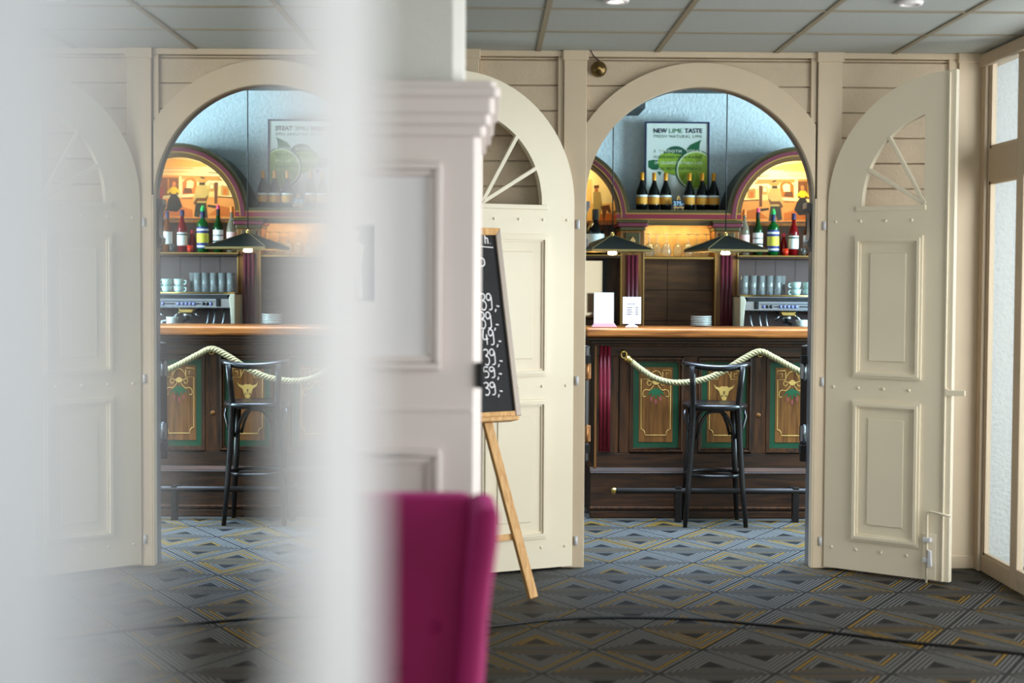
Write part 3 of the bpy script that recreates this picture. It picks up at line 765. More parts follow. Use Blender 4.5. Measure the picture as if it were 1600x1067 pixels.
MB().beam(q0 - NB*0.02, q1 - NB*0.02, 0.03, 0.018, NB).build('brace', M_pine, e, bevel=0.003)

# ------------------------------------------------------------------ bar counter
YF = 9.48                                    # panelled front
XC0 = PX(930, YF, 700); XC1 = 3.35
t = thing('bar_counter', 'dark panelled wooden bar counter seen through the arch', 'bar counter', (XC0, YF, 0))
zt1, zt0 = PZ(514, YF-0.1, 1090), PZ(527.5, YF-0.1, 1090)
B(PX(917, YF-0.1, 520), XC1+0.1, YF-0.10, YF+0.58, zt0, zt1).build('counter_top', M_honey, t, bevel=0.012, seg=3)
B(XC0, XC1, YF+0.02, YF+0.5, 0, zt0).build('counter_body', M_darkh, t)
zk = PZ(735, YF, 1000)                        # plinth ledge
for (y0, y1, o, m_) in ((527.5, 532, 0.07, M_darkh), (532, 537, 0.05, M_darkh), (537, 541, 0.03, M_dark)):
    B(XC0-o+0.02, XC1, YF-o, YF+0.3, PZ(y1, YF), PZ(y0, YF)).build('top_moulding', m_, t, bevel=0.004)
B(XC0-0.03, XC1, YF-0.05, YF+0.5, 0.0, zk).build('plinth', M_darkh, t)
MB().prism([(0, 0), (0.08, 0), (0.08, 0.03), (0.05, 0.03)], XC0-0.035, XC1, lambda x, y, z: Vector((y, YF-0.058+x, zk-0.008+z))).build('plinth_ledge', M_darkh, t, bevel=0.004)
B(XC0-0.036, XC1, YF-0.062, YF-0.04, 0.0, 0.045).build('skirting', M_darkh, t, bevel=0.006)
B(XC0-0.036, XC1, YF-0.066, YF-0.04, 0.055, 0.07).build('skirting_bead', M_dark, t, bevel=0.004)
# rails, stiles
zp1, zp0 = PZ(541, YF), zk+0.02
B(XC0, XC1, YF-0.012, YF+0.03, PZ(557, YF), zp1).build('top_rail', M_darkh, t, bevel=0.003)
B(XC0, XC1, YF-0.012, YF+0.03, zp0-0.02, PZ(708, YF)).build('bottom_rail', M_darkh, t, bevel=0.003)
pan = [(985, 1068)]; 
pw = PX(1068, YF)-PX(985, YF); pstep = PX(1092, YF)-PX(985, YF)
px0 = PX(985, YF)
stiles = [(XC0, XC0+0.02)] + [(XC0+0.02, PX(968, YF)-0.003), (PX(968, YF)+0.003, px0)]
npan = 6
for i in range(npan): stiles.append((px0+i*pstep+pw, px0+(i+1)*pstep if i < npan-1 else XC1))
for a, b_ in stiles: B(a, b_, YF-0.012, YF+0.03, PZ(708, YF), PZ(557, YF)).build('stile', M_dark, t, bevel=0.003)
B(PX(930, YF), PX(933, YF), YF-0.022, YF, zp0, zp1).build('corner_bead', M_mid, t)
# crimson flutes
mb = MB()
fx0, fx1 = PX(937, YF), PX(955, YF)
for i in range(3):
    x = fx0 + (fx1-fx0)*(i+0.5)/3
    mb.tube([(x, YF-0.012, PZ(705, YF)), (x, YF-0.012, PZ(536, YF))], (fx1-fx0)/6*0.92, 10)
mb.build('crimson_flute', M_red, t)['label'] = 'crimson fluted strip'
zA, zB_ = PZ(706, YF), PZ(559, YF)
def smooth(p, n=5):
    p = [Vector(q) for q in p]; out = []
    for i in range(len(p)-1):
        p0, p1, p2, p3 = p[max(i-1, 0)], p[i], p[i+1], p[min(i+2, len(p)-1)]
        for k in range(n):
            q = k/n; out.append(0.5*((2*p1) + (p2-p0)*q + (2*p0-5*p1+4*p2-p3)*q*q + (3*p1-p0-3*p2+p3)*q**3))
    return out + [p[-1]]
def ornament(x0, x1, z0, z1, kind, par):
    w = x1-x0; h = z1-z0; y = YF+0.0085
    f = lambda a, b_: (x0+w*a, y, z0+h*b_)
    mb = MB().mat(M_goldl); r = 0.0028
    cz = .10
    # outline with cut corners at the foot and Greek keys at the head
    mb.tube([f(.30, .94), f(.30, .84), f(.06, .84), f(.06, .17), f(.12, .165), f(.17, .14), f(.19, .09), f(.81, .09), f(.83, .14), f(.88, .165), f(.94, .17), f(.94, .84), f(.70, .84), f(.70, .94)], r, 5)
    for s_ in (0, 1):
        g = lambda a, b_: f(a if not s_ else 1-a, b_)
        mb.tube([g(.50, .955), g(.40, .935), g(.335, .89), g(.30, .84)], r, 5)
        mb.tube([g(.30, .96), g(.06, .96), g(.06, .87), g(.2, .87), g(.2, .92), g(.13, .92)], r, 5)
        if kind == 'fruit':
            mb.tube(smooth([g(.5, .835), g(.40, .80), g(.27, .82), g(.24, .775), g(.31, .755), g(.36, .785)]), r, 5)
            mb.tube(smooth([g(.44, .76), g(.32, .695), g(.19, .70), g(.11, .66), g(.13, .605), g(.20, .615)]), r, 5)
    o_ = mb.build('gold_scrollwork', None, par); o_['label'] = 'gold line scrollwork'
    if kind == 'fruit':
        lf = MB().mat(mat('painted_leaf', (28, 96, 58), 0.5))
        for ang in (-50, -25, 0, 25, 50):
            c_ = f(.5, .66); d_ = Vector((math.sin(R(ang)), 0, -math.cos(R(ang)))); p_ = Vector((d_.z, 0, -d_.x))
            L_ = 0.062
            C0 = Vector(c_)+Vector((0, -0.001, .030))
            lf.flat([(C0.x, C0.z), (C0.x+d_.x*L_*.5+p_.x*.009, C0.z+d_.z*L_*.5+p_.z*.009), (C0.x+d_.x*L_*1.3, C0.z+d_.z*L_*1.3), (C0.x+d_.x*L_*.5-p_.x*.009, C0.z+d_.z*L_*.5-p_.z*.009)], y-0.0015-0.0002*ang/25)
        lf.mat(mat('painted_pink', (160, 78, 78), 0.5))
        for ang in (-30, 0, 30):
            C0 = f(.5 + .014*ang/3, .545 + .0012*abs(ang)); lf.flat([(C0[0]-.008, C0[2]), (C0[0], C0[2]+.018), (C0[0]+.008, C0[2]), (C0[0], C0[2]-.024)], y-0.003)
        lf.mat(M_goldl).flat([(x0+w*.5+.022*math.cos(k*.52), z0+h*.80+.016*math.sin(k*.52)) for k in range(12)], y-0.003)
        o_ = lf.build('painted_fruit', None, par); o_['label'] = 'painted green leaves and pink fruit'
    else:
        sk = MB().mat(M_goldl)
        q = [(.5, .42), (.42, .46), (.36, .56), (.30, .70), (.26, .74), (.14, .80), (.06, .92), (.16, .85), (.30, .82), (.40, .86), (.5, .85)]
        q = q + [(1-a, b_) for a, b_ in reversed(q[1:-1])]
        sx, sz = w*0.72, h*0.40
        c_ = f(.5, .64)
        sk.flat([(c_[0]+(a-.5)*sx, c_[2]+(b_-.62)*sz*1.15) for a, b_ in q], y-0.002)
        sk.mat(M_blackm)
        for s_ in (-1, 1): sk.flat([(c_[0]+s_*sx*.10, c_[2]-0.002), (c_[0]+s_*sx*.05, c_[2]-0.012), (c_[0]+s_*sx*.13, c_[2]-.014)], y-0.004)
        sk.flat([(c_[0]-.004, c_[2]+.02), (c_[0]+.004, c_[2]+.02), (c_[0], c_[2]-.012)], y-0.004)
        o_ = sk.build('painted_skull', None, par); o_['label'] = 'gold painted bull skull'
for i in range(npan):
    x0 = px0+i*pstep; x1 = x0+pw
    mb = MB()
    for (o, wd, y0) in ((0, 0.012, YF-0.02), (0.012, 0.012, YF-0.008)):
        a, b_, c, d = x0+o, x1-o, zA+o, zB_-o
        mb.box(a, b_, y0, YF+0.02, c, c+wd); mb.box(a, b_, y0, YF+0.02, d-wd, d); mb.box(a, a+wd, y0, YF+0.02, c+wd, d-wd); mb.box(b_-wd, b_, y0, YF+0.02, c+wd, d-wd)
    pm = mb.build('panel_frame', M_dark, t, bevel=0.004)
    g0, g1, h0, h1 = x0+0.024, x1-0.024, zA+0.024, zB_-0.024
    B(g0, g1, YF+0.012, YF+0.03, h0, h1).build('green_border', M_green, pm)
    B(g0+0.036, g1-0.036, YF+0.009, YF+0.02, h0+0.036, h1-0.036).build('painted_panel', M_mid, pm)
    if i < 4: ornament(g0+0.036, g1-0.036, h0+0.036, h1-0.036, 'fruit' if i % 2 == 0 else 'skull', pm)
# gold spot on the stile between second and third panels
xg = px0+2*pstep-(pstep-pw)/2
MB().lathe([(0.014, -0.013), (0.012, -0.016), (0, -0.017)], (xg, YF, PZ(648, YF)), 16, ax='y').build('stile_boss', M_mid, t)
# rope hooks
hooks = [(974, 550), (1187, 548), (1400, 548)]
for (px, py) in hooks:
    x, z = P(px, py, YF-0.05)
    mb = MB().lathe([(0.016, -0.014), (0.014, -0.02), (0.006, -0.024), (0.006, -0.05), (0, -0.052)], (x, YF, z), 14, ax='y')
    mb.tube([(x+0.004+0.017*math.sin(k*math.pi/8), YF-0.045, z-0.016+0.022*math.cos(k*math.pi/8)) for k in range(16)], 0.004, 6, closed=True)
    mb.build('rope_hook', M_brass, t)
# rope
r = thing('barrier_rope', 'twisted cream rope hung in swags along the bar front', 'rope', (PX(985, YF-.05), YF-0.06, 0.9))
path = [(984, 563), (1000, 576), (1020, 589), (1045, 597), (1075, 597), (1105, 591), (1135, 577), (1162, 560), (1187, 549), (1210, 559), (1232, 571), (1252, 581), (1275, 589), (1300, 591), (1330, 585), (1365, 566), (1400, 549)]
P3 = [Vector((P(a, b_, YF-0.08)[0], YF-0.08, P(a, b_, YF-0.08)[1])) for a, b_ in path]
fine = []
for i in range(len(P3)-1):
    p0, p1, p2, p3 = P3[max(i-1, 0)], P3[i], P3[i+1], P3[min(i+2, len(P3)-1)]
    for k in range(16):
        q = k/16; fine.append(0.5*((2*p1) + (p2-p0)*q + (2*p0-5*p1+4*p2-p3)*q*q + (3*p1-p0-3*p2+p3)*q**3))
fine.append(P3[-1])
for s_ in range(3):
    pts = []; L_ = 0
    for i, p in enumerate(fine):
        if i: L_ += (p-fine[i-1]).length
        tn = (fine[min(i+1, len(fine)-1)]-fine[max(i-1, 0)]).normalized(); b1 = Vector((0, 1, 0)); b2 = tn.cross(b1)
        a = L_/0.062*2*math.pi + s_*2*math.pi/3
        pts.append(p + (b1*math.cos(a)+b2*math.sin(a))*0.0112)
    MB().tube(pts, 0.0092, 7).build('rope_strand', M_rope, r)
d_ = (P3[1]-P3[0]).normalized()
MB().tube([P3[0]-d_*0.028, P3[0]+d_*0.012], 0.022, 12).build('rope_ferrule', M_brass, r)
# foot rail
t = thing('foot_rail', 'black foot rail with brass end cap before the bar plinth', 'rail', (PX(957, 9.27), 9.27, 0))
xq, zq = P(957, 767, 9.27); zr = PZ(767, 9.27)
MB().tube([(xq+0.01, 9.27, zr), (XC1-0.1, 9.27, zr)], 0.018, 12).build('rail_bar', mat('rail_dark', (32, 25, 22), 0.6), t)
MB().lathe([(0, -0.012), (0.016, -0.010), (0.0205, 0), (0.0205, 0.014)], (xq+0.004, 9.27, zr), 14, ax='x').build('end_cap', M_brass, t)
for px in (1062, 1246, 1430):
    x = PX(px, 9.29)
    B(x-0.02, x+0.02, 9.255, 9.30, 0, zr+0.025).build('rail_post', M_black, t, bevel=0.005)
    B(x-0.012, x+0.012, 9.29, YF-0.06, zr-0.012, zr+0.012).build('rail_arm', M_black, t)

# ------------------------------------------------------------------ batwing doors, folded back edge-on
for (pa, pb, lab, hm) in ((913, 922, 'black half height swing door seen edge-on at the left jamb', M_copper), (1250, 1263, 'black half height swing door seen edge-on at the right jamb', M_steel)):
    Y0 = YB + 0.03; xa, xb = PX(pa, Y0, 620), PX(pb, Y0, 620)
    t = thing('swing_door', lab, 'door', ((xa+xb)/2, Y0, 0.5))
    z0, z1 = (PZ(722, Y0, pa), PZ(540, Y0, pa))
    sg = -1 if pa < 1000 else 1
    hp = Vector(((xa+xb)/2, Y0, 0)); ud = Vector((sg*math.sin(R(22)), math.cos(R(22)), 0)); un = Vector((ud.y, -ud.x, 0))
    MB().obox(hp + ud*0.25 + Vector((0, 0, (z0+z1)/2)), un, ud, Vector((0, 0, 1)), (xb-xa)/2, 0.25, (z1-z0)/2).build('door_board', M_black, t, bevel=0.008)
    for (h0, h1) in ((568, 592), (665, 690)):
        B(xa+0.004, xb+0.003, Y0-0.006, Y0+0.03, PZ(h1, Y0, pa), PZ(h0, Y0, pa)).build('hinge_plate', hm, t, bevel=0.002)
        x = (xa if pa > 1000 else xa)-0.0
        MB().tube([((xa+xb)/2, Y0-0.010, PZ(h1+2, Y0, pa)), ((xa+xb)/2, Y0-0.010, PZ(h0-2, Y0, pa))], 0.006, 8).build('hinge_pin', hm, t)
    B(min(xa, XL-0.02) if pa < 1000 else xa, xb if pa < 1000 else max(xb, XRJ+0.05), YB, Y0+0.02, z0+0.05, z0+0.09).build('hinge_bracket', M_blackm, t)
    B(min(xa, XL-0.02) if pa < 1000 else xa, xb if pa < 1000 else max(xb, XRJ+0.05), YB, Y0+0.02, z1-0.09, z1-0.05).build('hinge_bracket', M_blackm, t)

# ------------------------------------------------------------------ bar stool
def stool():
    Yb = 9.075; Ym = 9.235
    sx = PX(1116, Ym, 630); sz = PZ(631, Ym)
    t = thing('bar_stool', 'dark bentwood bar stool with its back toward the viewer', 'bar stool', (sx, Ym, 0))
    rs = 0.192
    MB().lathe([(0, 0.006), (rs*0.8, 0.004), (rs*0.93, 0.01), (rs, 0.006), (rs+0.006, -0.008), (rs, -0.024), (rs-0.02, -0.03), (0, -0.03)], (sx, Ym, sz), 36).build('seat', M_black, t)
    posts = []
    for (pt, ps, pf, s_) in ((1081, 1084, 1070, -1), (1160, 1154, 1165, 1)):
        top = Vector((PX(pt, 9.07, 574), 9.06, PZ(572, 9.07))); st = Vector((PX(ps, 9.10, 633), 9.105, sz)); ft = Vector((PX(pf, Yb, 824), Yb-0.01, 0.0))
        pts = [ft, ft.lerp(st, .33)+Vector((-s_*.004, .01, 0)), ft.lerp(st, .7)+Vector((-s_*.004, .008, 0)), st, st.lerp(top, .5), top]
        MB().tube(pts, [0.014, 0.016, 0.018, 0.019, 0.018, 0.017], 10).build('leg', M_black, t)
        posts.append((ft, st, top))
    rl = Vector((PX(1067, 9.12, 571), 9.15, PZ(568, 9.1))); rr = Vector((PX(1172, 9.12, 571), 9.15, PZ(569, 9.1)))
    pts = []
    for i in range(13):
        q = i/12; p = rl.lerp(rr, q); b_ = 1-(2*q-1)**2
        p += Vector((0, -0.115*b_, -0.022*b_)); pts.append(p)
    MB().tube(pts, [0.014, 0.018] + [0.02]*9 + [0.018, 0.014], 10).build('top_rail', M_black, t)
    for s_ in (-1, 1):
        a = Vector((sx+s_*0.13, Ym+0.11, sz-0.02)); f_ = Vector((sx+s_*0.165, Ym+0.13, 0))
        MB().tube([f_, f_.lerp(a, .5), a], [0.014, 0.017, 0.018], 10).build('leg', M_black, t)
    zr_ = PZ(740, Ym)
    mb = MB(); rad = 0.168
    mb.tube([(sx+rad*math.cos(k*math.pi/16), Ym+0.02+rad*math.sin(k*math.pi/16)*1.0, zr_) for k in range(32)], 0.011, 8, closed=True)
    mb.build('foot_ring', M_black, t)
    # bentwood arches beneath the seat
    cs = [Vector((posts[0][1].x, posts[0][1].y, 0)), Vector((posts[1][1].x, posts[1][1].y, 0)), Vector((sx+.135, Ym+.125, 0)), Vector((sx-.135, Ym+.125, 0))]
    for i in range(4):
        A, Bp = cs[i], cs[(i+1) % 4]; pts = []
        for k in range(13):
            q = k/12; p = A.lerp(Bp, .06+.88*q); b_ = 1-abs(2*q-1)**3.2
            inw = (Vector((sx, Ym, 0))-p)*0.03
            pts.append(Vector((p.x+inw.x, p.y+inw.y, sz-0.20+0.165*b_)))
        MB().tube(pts, 0.0095, 8).build('brace_arch', M_black, t)
    # side scrolls outside the legs
    for (ft, st, top), s_ in zip(posts, (-1, 1)):
        MB().tube([st+Vector((s_*.045, .05, -.03)), st+Vector((s_*.05, .04, -.07)), st+Vector((s_*.03, .015, -.13)), st+Vector((s_*.012, 0, -.18))], 0.009, 8).build('brace_scroll', M_black, t)
stool()

# ------------------------------------------------------------------ back bar
YBk = 11.2
SCB = YBk/2400
def bx(px): return PX(px, YBk, 400)
def bz_(py): return PZ(py, YBk, 1060)
t = thing('back_bar', 'ornate back bar with two painted arches and plum fluted pilasters', 'back bar', (bx(1060), YBk, 0))
zsh = bz_(398.5); EPS = 0.0015            # shelf the bottles stand on
zarc = bz_(341)             # springing of the arches
zent0, zent1 = bz_(351), bz_(328)
pil = [(975, 1000), (1122, 1147)]
xPL = [(bx(a), bx(b_)) for a, b_ in pil]
CA = [bx(1247), bx(872)]; RA, RB = 0.525, 0.425
xPL.append((2*CA[0]-xPL[1][1], 2*CA[0]-xPL[1][0])); xPL.append((2*CA[1]-xPL[0][1], 2*CA[1]-xPL[0][0]))
xbL, xbR = xPL[3][0], xPL[2][1]
# carcass
B(xbL, xbR, YW-0.05, YW, 0, zsh+0.02).build('back_board', M_brown, t)
B(xbL, xbR, YBk-0.30, YW-0.05, 0, 0.90).build('base_cabinet', M_dark, t)
B(xbL-0.02, xbR+0.02, YBk-0.34, YW-0.05, 0.90, 0.935).build('back_counter', M_darkh, t, bevel=0.004)
def band(cx, name_prefix):
    prof = [(RA, 0.0, M_olive), (RA-0.028, 0.0, M_gold), (RA-0.034, -0.02, M_purple), (RA-0.062, -0.02, M_gold), (RA-0.068, -0.006, M_bandb), (RA-0.094, -0.006, M_brown), (RB, 0.004, M_brown)]
    for i in range(len(prof)-1):
        r0, d0, m_ = prof[i]; r1 = prof[i+1][0]
        mb = MB()
        ps = [(cx + r0*math.cos(R(a)), zarc + r0*math.sin(R(a))) for a in range(0, 181, 5)] + [(cx + r1*math.cos(R(a)), zarc + r1*math.sin(R(a))) for a in range(180, -1, -5)]
        k = 37
        for j in range(k-1):
            mb.prism([ps[j], ps[j+1], ps[2*k-2-j], ps[2*k-1-j]], YBk+d0, YBk+0.05 if i else YW)
        mb.build('arch_moulding', m_, t)
    # inner lip hides the lamp: shell behind
    mb = MB(); n_ = 36
    for j in range(n_):
        a0, a1 = R(180*j/n_), R(180*(j+1)/n_); n = len(mb.v); rr = RA-0.03
        for (a, y) in ((a0, YBk+0.04), (a1, YBk+0.04), (a1, YW-0.01), (a0, YW-0.01)): mb.v.append(Vector((cx+rr*math.cos(a), y, zarc+rr*math.sin(a))))
        mb.face([n, n+1, n+2, n+3], True)
    mb.build('arch_vault', M_mid, t)
band(CA[0], 'r'); band(CA[1], 'l')
YP = YW-0.10                 # painting plane
zp = bz_(346)
def pp(cxr, cyr):
    """crop pixel of the right painting to plane coordinates"""
    return P(1130 + cxr/5.925, 225 + cyr/5.925, YP)
def pmat(n, c): return mat('mural_'+n, c, 0.7, noise=0.12, nscale=14)
MU = {k: pmat(k, c) for k, c in dict(sky=(232, 214, 150), ground=(200, 130, 60), wall=(220, 180, 104), dark=(44, 30, 18), roof=(222, 176, 90), orange=(176, 92, 22), hat=(164, 122, 58), shirt=(160, 138, 76), trousers=(44, 42, 30), yellow=(216, 180, 20), black=(32, 28, 26), red=(120, 24, 14), skin=(176, 112, 62), brown=(92, 52, 22)).items()}
def semicircle(cx, r, z0): 
    return [(cx+r*math.cos(R(a)), max(z0, zarc+r*math.sin(R(a)))) for a in range(0, 181, 6)]
rp = RA-0.035
def mural_poly(mb, m_, pts, lay): mb.mat(m_).flat(pts, YP-0.001*lay)
# right mural
mb = MB()
mural_poly(mb, MU['sky'], semicircle(CA[0], rp, zp), 0)
crop = lambda L: [pp(a, b_) for a, b_ in L]
xE = CA[0]+rp*0.98
def clipc(poly, cx):
    out = []
    for (x, z) in poly:
        d = math.hypot(x-cx, z-zarc)
        if d > rp-0.003: x, z = cx+(x-cx)*(rp-0.003)/d, zarc+(z-zarc)*(rp-0.003)/d
        out.append((x, max(z, zp+0.001)))
    return out
for L, k, lay in (
    ([(120, 520), (420, 510), (700, 530), (1200, 560), (1200, 720), (110, 720)], 'ground', 1),
    ([(180, 430), (560, 400), (560, 520), (300, 520), (160, 500)], 'wall', 1.3),
    ([(560, 190), (760, 170), (820, 190), (1000, 230), (1000, 262), (430, 240), (460, 215)], 'roof', 1.4),
    ([(330, 330), (1100, 300), (1100, 345), (280, 372)], 'hat', 1.5),
    ([(690, 345), (1000, 345), (1000, 530), (690, 500)], 'brown', 2),
    ([(662, 330), (690, 330), (690, 500), (662, 500)], 'sky', 2.3),
    ([(330, 385), (364, 385), (360, 580), (334, 580)], 'brown', 2.3),
    ([(525, 375), (560, 345), (620, 350), (655, 385), (655, 500), (525, 490)], 'orange', 2.4),
    ([(550, 385), (580, 365), (615, 375), (620, 440), (560, 440)], 'sky', 2.6),
    ([(300, 300), (420, 290), (424, 296), (300, 307)], 'brown', 2.1), ([(300, 330), (1100, 322), (1100, 328), (300, 336)], 'orange', 2.1),
    ([(560, 255), (1010, 262), (1010, 267), (560, 260)], 'orange', 2.1), ([(600, 290), (1000, 290), (1000, 294), (600, 294)], 'orange', 2.1),
    ([(364, 395), (410, 395), (408, 470), (364, 470)], 'hat', 2.2), ([(372, 405), (402, 405), (400, 440), (372, 440)], 'sky', 2.4),
    ([(180, 520), (330, 512), (330, 524), (180, 530)], 'brown', 2.2), ([(225, 420), (300, 410), (300, 500), (225, 505)], 'hat', 1.8), ([(245, 440), (280, 436), (280, 500), (245, 503)], 'orange', 2.0),
    ([(560, 530), (660, 532), (660, 540), (560, 538)], 'brown', 2.5), ([(575, 440), (640, 440), (650, 490), (560, 485)], 'brown', 2.5), ([(780, 360), (792, 360), (792, 500), (780, 500)], 'hat', 2.4), ([(340, 600), (420, 590), (425, 610), (350, 625)], 'dark', 2.5),
    ([(120, 640), (300, 600), (420, 690), (110, 700)], 'orange', 2.0),
    ([(560, 640), (700, 600), (860, 690), (560, 710)], 'orange', 2.0)):
    mural_poly(mb, MU[k], clipc(crop(L), CA[0]), lay)
mb.build('mural_scenery', None, t)
def cowboy(mb):
    mural_poly(mb, MU['trousers'], clipc(crop([(440, 560), (530, 560), (545, 700), (500, 712), (480, 620), (470, 715), (420, 712)]), CA[0]), 3)
    mural_poly(mb, MU['shirt'], crop([(450, 405), (500, 405), (535, 440), (555, 590), (530, 595), (520, 575), (440, 575), (418, 530), (412, 460)]), 3.4)
    mural_poly(mb, MU['brown'], crop([(415, 500), (445, 530), (525, 530), (555, 580), (530, 600), (515, 560), (435, 560)]), 3.7)
    mural_poly(mb, MU['dark'], crop([(450, 380), (500, 380), (502, 412), (450, 410)]), 3.8)
    mural_poly(mb, MU['hat'], crop([(420, 372), (440, 352), (455, 335), (495, 332), (508, 355), (528, 372), (500, 388), (450, 388)]), 4.1)
    mural_poly(mb, MU['dark'], crop([(445, 350), (470, 336), (495, 332), (490, 345), (460, 356)]), 4.4)
mb = MB(); cowboy(mb); mb.build('mural_cowboy', None, t)
mb = MB()
mural_poly(mb, MU['black'], crop([(715, 490), (755, 490), (790, 560), (800, 630), (830, 650), (700, 660), (655, 610), (680, 540)]), 3)
mural_poly(mb, MU['yellow'], crop([(715, 432), (755, 432), (800, 480), (790, 492), (760, 480), (755, 496), (712, 496), (712, 478), (680, 490), (676, 478)]), 3.4)
mural_poly(mb, MU['skin'], crop([(715, 395), (730, 380), (748, 395), (748, 425), (735, 436), (720, 425)]), 3.6)
mb.build('mural_woman', None, t)
mb = MB()
mural_poly(mb, MU['black'], crop([(840, 540), (900, 540), (905, 680), (830, 680)]), 3)
mural_poly(mb, MU['red'], crop([(845, 430), (890, 430), (912, 480), (900, 545), (838, 545), (828, 480)]), 3.4)
mural_poly(mb, MU['skin'], crop([(850, 390), (868, 375), (886, 390), (884, 425), (868, 436), (852, 425)]), 3.6)
mb.build('mural_man', None, t)
# left mural: lighter scene with a standing man and a horse at a rail
mb = MB()
mural_poly(mb, MU['sky'], semicircle(CA[1], rp, zp), 0)
q = lambda L: clipc([P(a, b_, YP) for a, b_ in L], CA[1])
mural_poly(mb, MU['roof'], q([(900, 320), (985, 312), (985, 352), (900, 352)]), 1)
mural_poly(mb, MU['orange'], q([(930, 335), (985, 330), (985, 352), (925, 352)]), 1.3)
mural_poly(mb, MU['wall'], q([(890, 285), (925, 280), (925, 320), (890, 322)]), 1.3)
mural_poly(mb, MU['brown'], q([(918, 345), (962, 345), (962, 348), (918, 348)]), 2)
mb.build('mural_scenery', None, t)
mb = MB()
mural_poly(mb, MU['shirt'], q([(927, 300), (938, 300), (941, 322), (936, 345), (928, 345), (927, 318)]), 3)
mural_poly(mb, MU['skin'], q([(929, 293), (934, 293), (935, 300), (929, 300)]), 3.2)
mural_poly(mb, MU['brown'], q([(928, 290), (936, 289), (936, 294), (928, 294)]), 3.5)
mb.build('mural_man', None, t)
mb = MB()
mural_poly(mb, MU['brown'], q([(938, 322), (952, 320), (955, 332), (952, 333), (948, 328), (944, 345), (942, 345), (941, 330)]), 3)
mb.build('mural_horse', None, t)
# ledge and dark band behind the bottles, shelf
for cx in CA:
    xa, xb = cx-RB-0.03, cx+RB+0.03
    B(xa, xb, YP-0.05, YW-0.05, zp-0.02, zp+0.004).build('mural_ledge', M_mid, t, bevel=0.003)
    B(xa, xb, YP-0.03, YW-0.05, zsh, zp-0.02).build('dark_back', M_dark, t)
    B(xa, xb, YBk-0.06, YW-0.05, zsh-0.028, zsh).build('bottle_shelf', M_darkh, t, bevel=0.003)
    B(xa, xb, YBk-0.065, YBk-0.058, zsh-0.008, zsh-0.002).build('shelf_bead', M_gold, t)
# warm lamps hidden behind the arch lips
for cx in CA:
    area('mural_lamp', (cx, YBk+0.085, zarc+RA-0.075), (0, 0.55, -1), 0.5, 0.05, 6, (1.0, 0.76, 0.40))
# entablature between the arches
xe0, xe1 = CA[1]+RB+0.0, CA[0]-RB
prof = [(0.0, 0.22, M_olive, -0.0), (0.22, 0.30, M_gold, -0.012), (0.30, 0.62, M_red, -0.02), (0.62, 0.68, M_gold, -0.012), (0.68, 1.0, M_bandb, 0.0)]
for (a, b_, m_, d) in prof:
    za, zb2 = zent1-(zent1-zent0)*b_, zent1-(zent1-zent0)*a
    o = 0.05 if a < 0.5 else 0.02
    B(xe0-0.002, xe1+0.002, YBk+d+0.003, YW-0.02 if a == 0 else YBk+0.2, za, zb2).build('entablature', m_, t)
# pilasters
for (xa, xb) in xPL:
    B(xa-0.03, xb+0.03, YBk-0.03, YW-0.05, 0.93, bz_(361)).build('pilaster', M_mid, t, bevel=0.004)
    for x in (xa-0.026, xb+0.02): B(x, x+0.006, YBk-0.036, YBk-0.02, 0.95, bz_(395)).build('gold_bead', M_gold, t)
    mb = MB()
    for i in range(3):
        x = xa + (xb-xa)*(0.12+0.76*(i+0.5)/3)
        mb.tube([(x, YBk-0.03, 0.96), (x, YBk-0.03, bz_(399))], (xb-xa)*0.76/6*0.93, 10)
    mb.build('plum_flute', M_purple, t)
    for (y0, y1, o, m_) in ((345, 349, 0.055, M_olive), (349, 355, 0.05, M_purple), (355, 361, 0.035, M_olive)):
        B(xa-o, xb+o, YBk-0.03-o*0.7, YW-0.05, bz_(y1), bz_(y0)).build('capital', m_, t, bevel=0.005)
    xm = (xa+xb)/2
    B(xa+0.005, xb-0.005, YBk-0.04, YBk-0.02, bz_(391), bz_(364)).build('capital_block', M_olive, t, bevel=0.003)
    zz = bz_(377); MB().prism([(xm-0.022, zz), (xm, zz-0.03), (xm+0.022, zz), (xm, zz+0.03)], YBk-0.048, YBk-0.035).build('diamond_inset', M_pine, t)
# centre bay: glass niche and panel
xa, xb = xPL[0][1]+0.03, xPL[1][0]-0.03
zg = bz_(400.5)
B(xa, xb, YBk+0.22, YBk+0.25, zg, zent0).build('niche_back', mat('niche_wood', (196, 156, 84), 0.5, noise=0.35, nscale=14), t)
B(xa, xb, YBk-0.02, YBk+0.25, zg-0.025, zg).build('glass_shelf', M_brown, t, bevel=0.003)
B(xa, xb, YBk-0.026, YBk-0.02, zg-0.018, zg-0.006).build('shelf_bead', M_gold, t)
area('glass_niche_lamp', ((xa+xb)/2, YBk+0.04, zent0-0.012), (0, 0.5, -1), 0.5, 0.03, 3.2, (1.0, 0.70, 0.32))
B(xa, xb, YBk+0.0, YBk+0.03, zent0-0.004, zent0+0.01).build('niche_lip', M_olive, t)
for i in range(3):
    za = 0.95 + i*0.225
    B(xa+0.0, xa+(xb-xa)*0.35-0.002, YBk+0.06, YBk+0.075, za, za+0.221).build('wall_panel', M_brown, t)
    B(xa+(xb-xa)*0.35+0.002, xb, YBk+0.06, YBk+0.075, za, za+0.221).build('wall_panel', M_brown, t)
# right bay: tiles behind the coffee machine
xa, xb = xPL[1][1]+0.03, xPL[2][0]-0.03
for i in range(6):
    for j in range(4):
        wd = (xb-xa)/6
        B(xa+i*wd+0.0015, xa+(i+1)*wd-0.0015, YBk+0.10, YBk+0.112, 0.94+j*0.172, 0.94+(j+1)*0.172-0.003).build('tile', M_tilew, t)
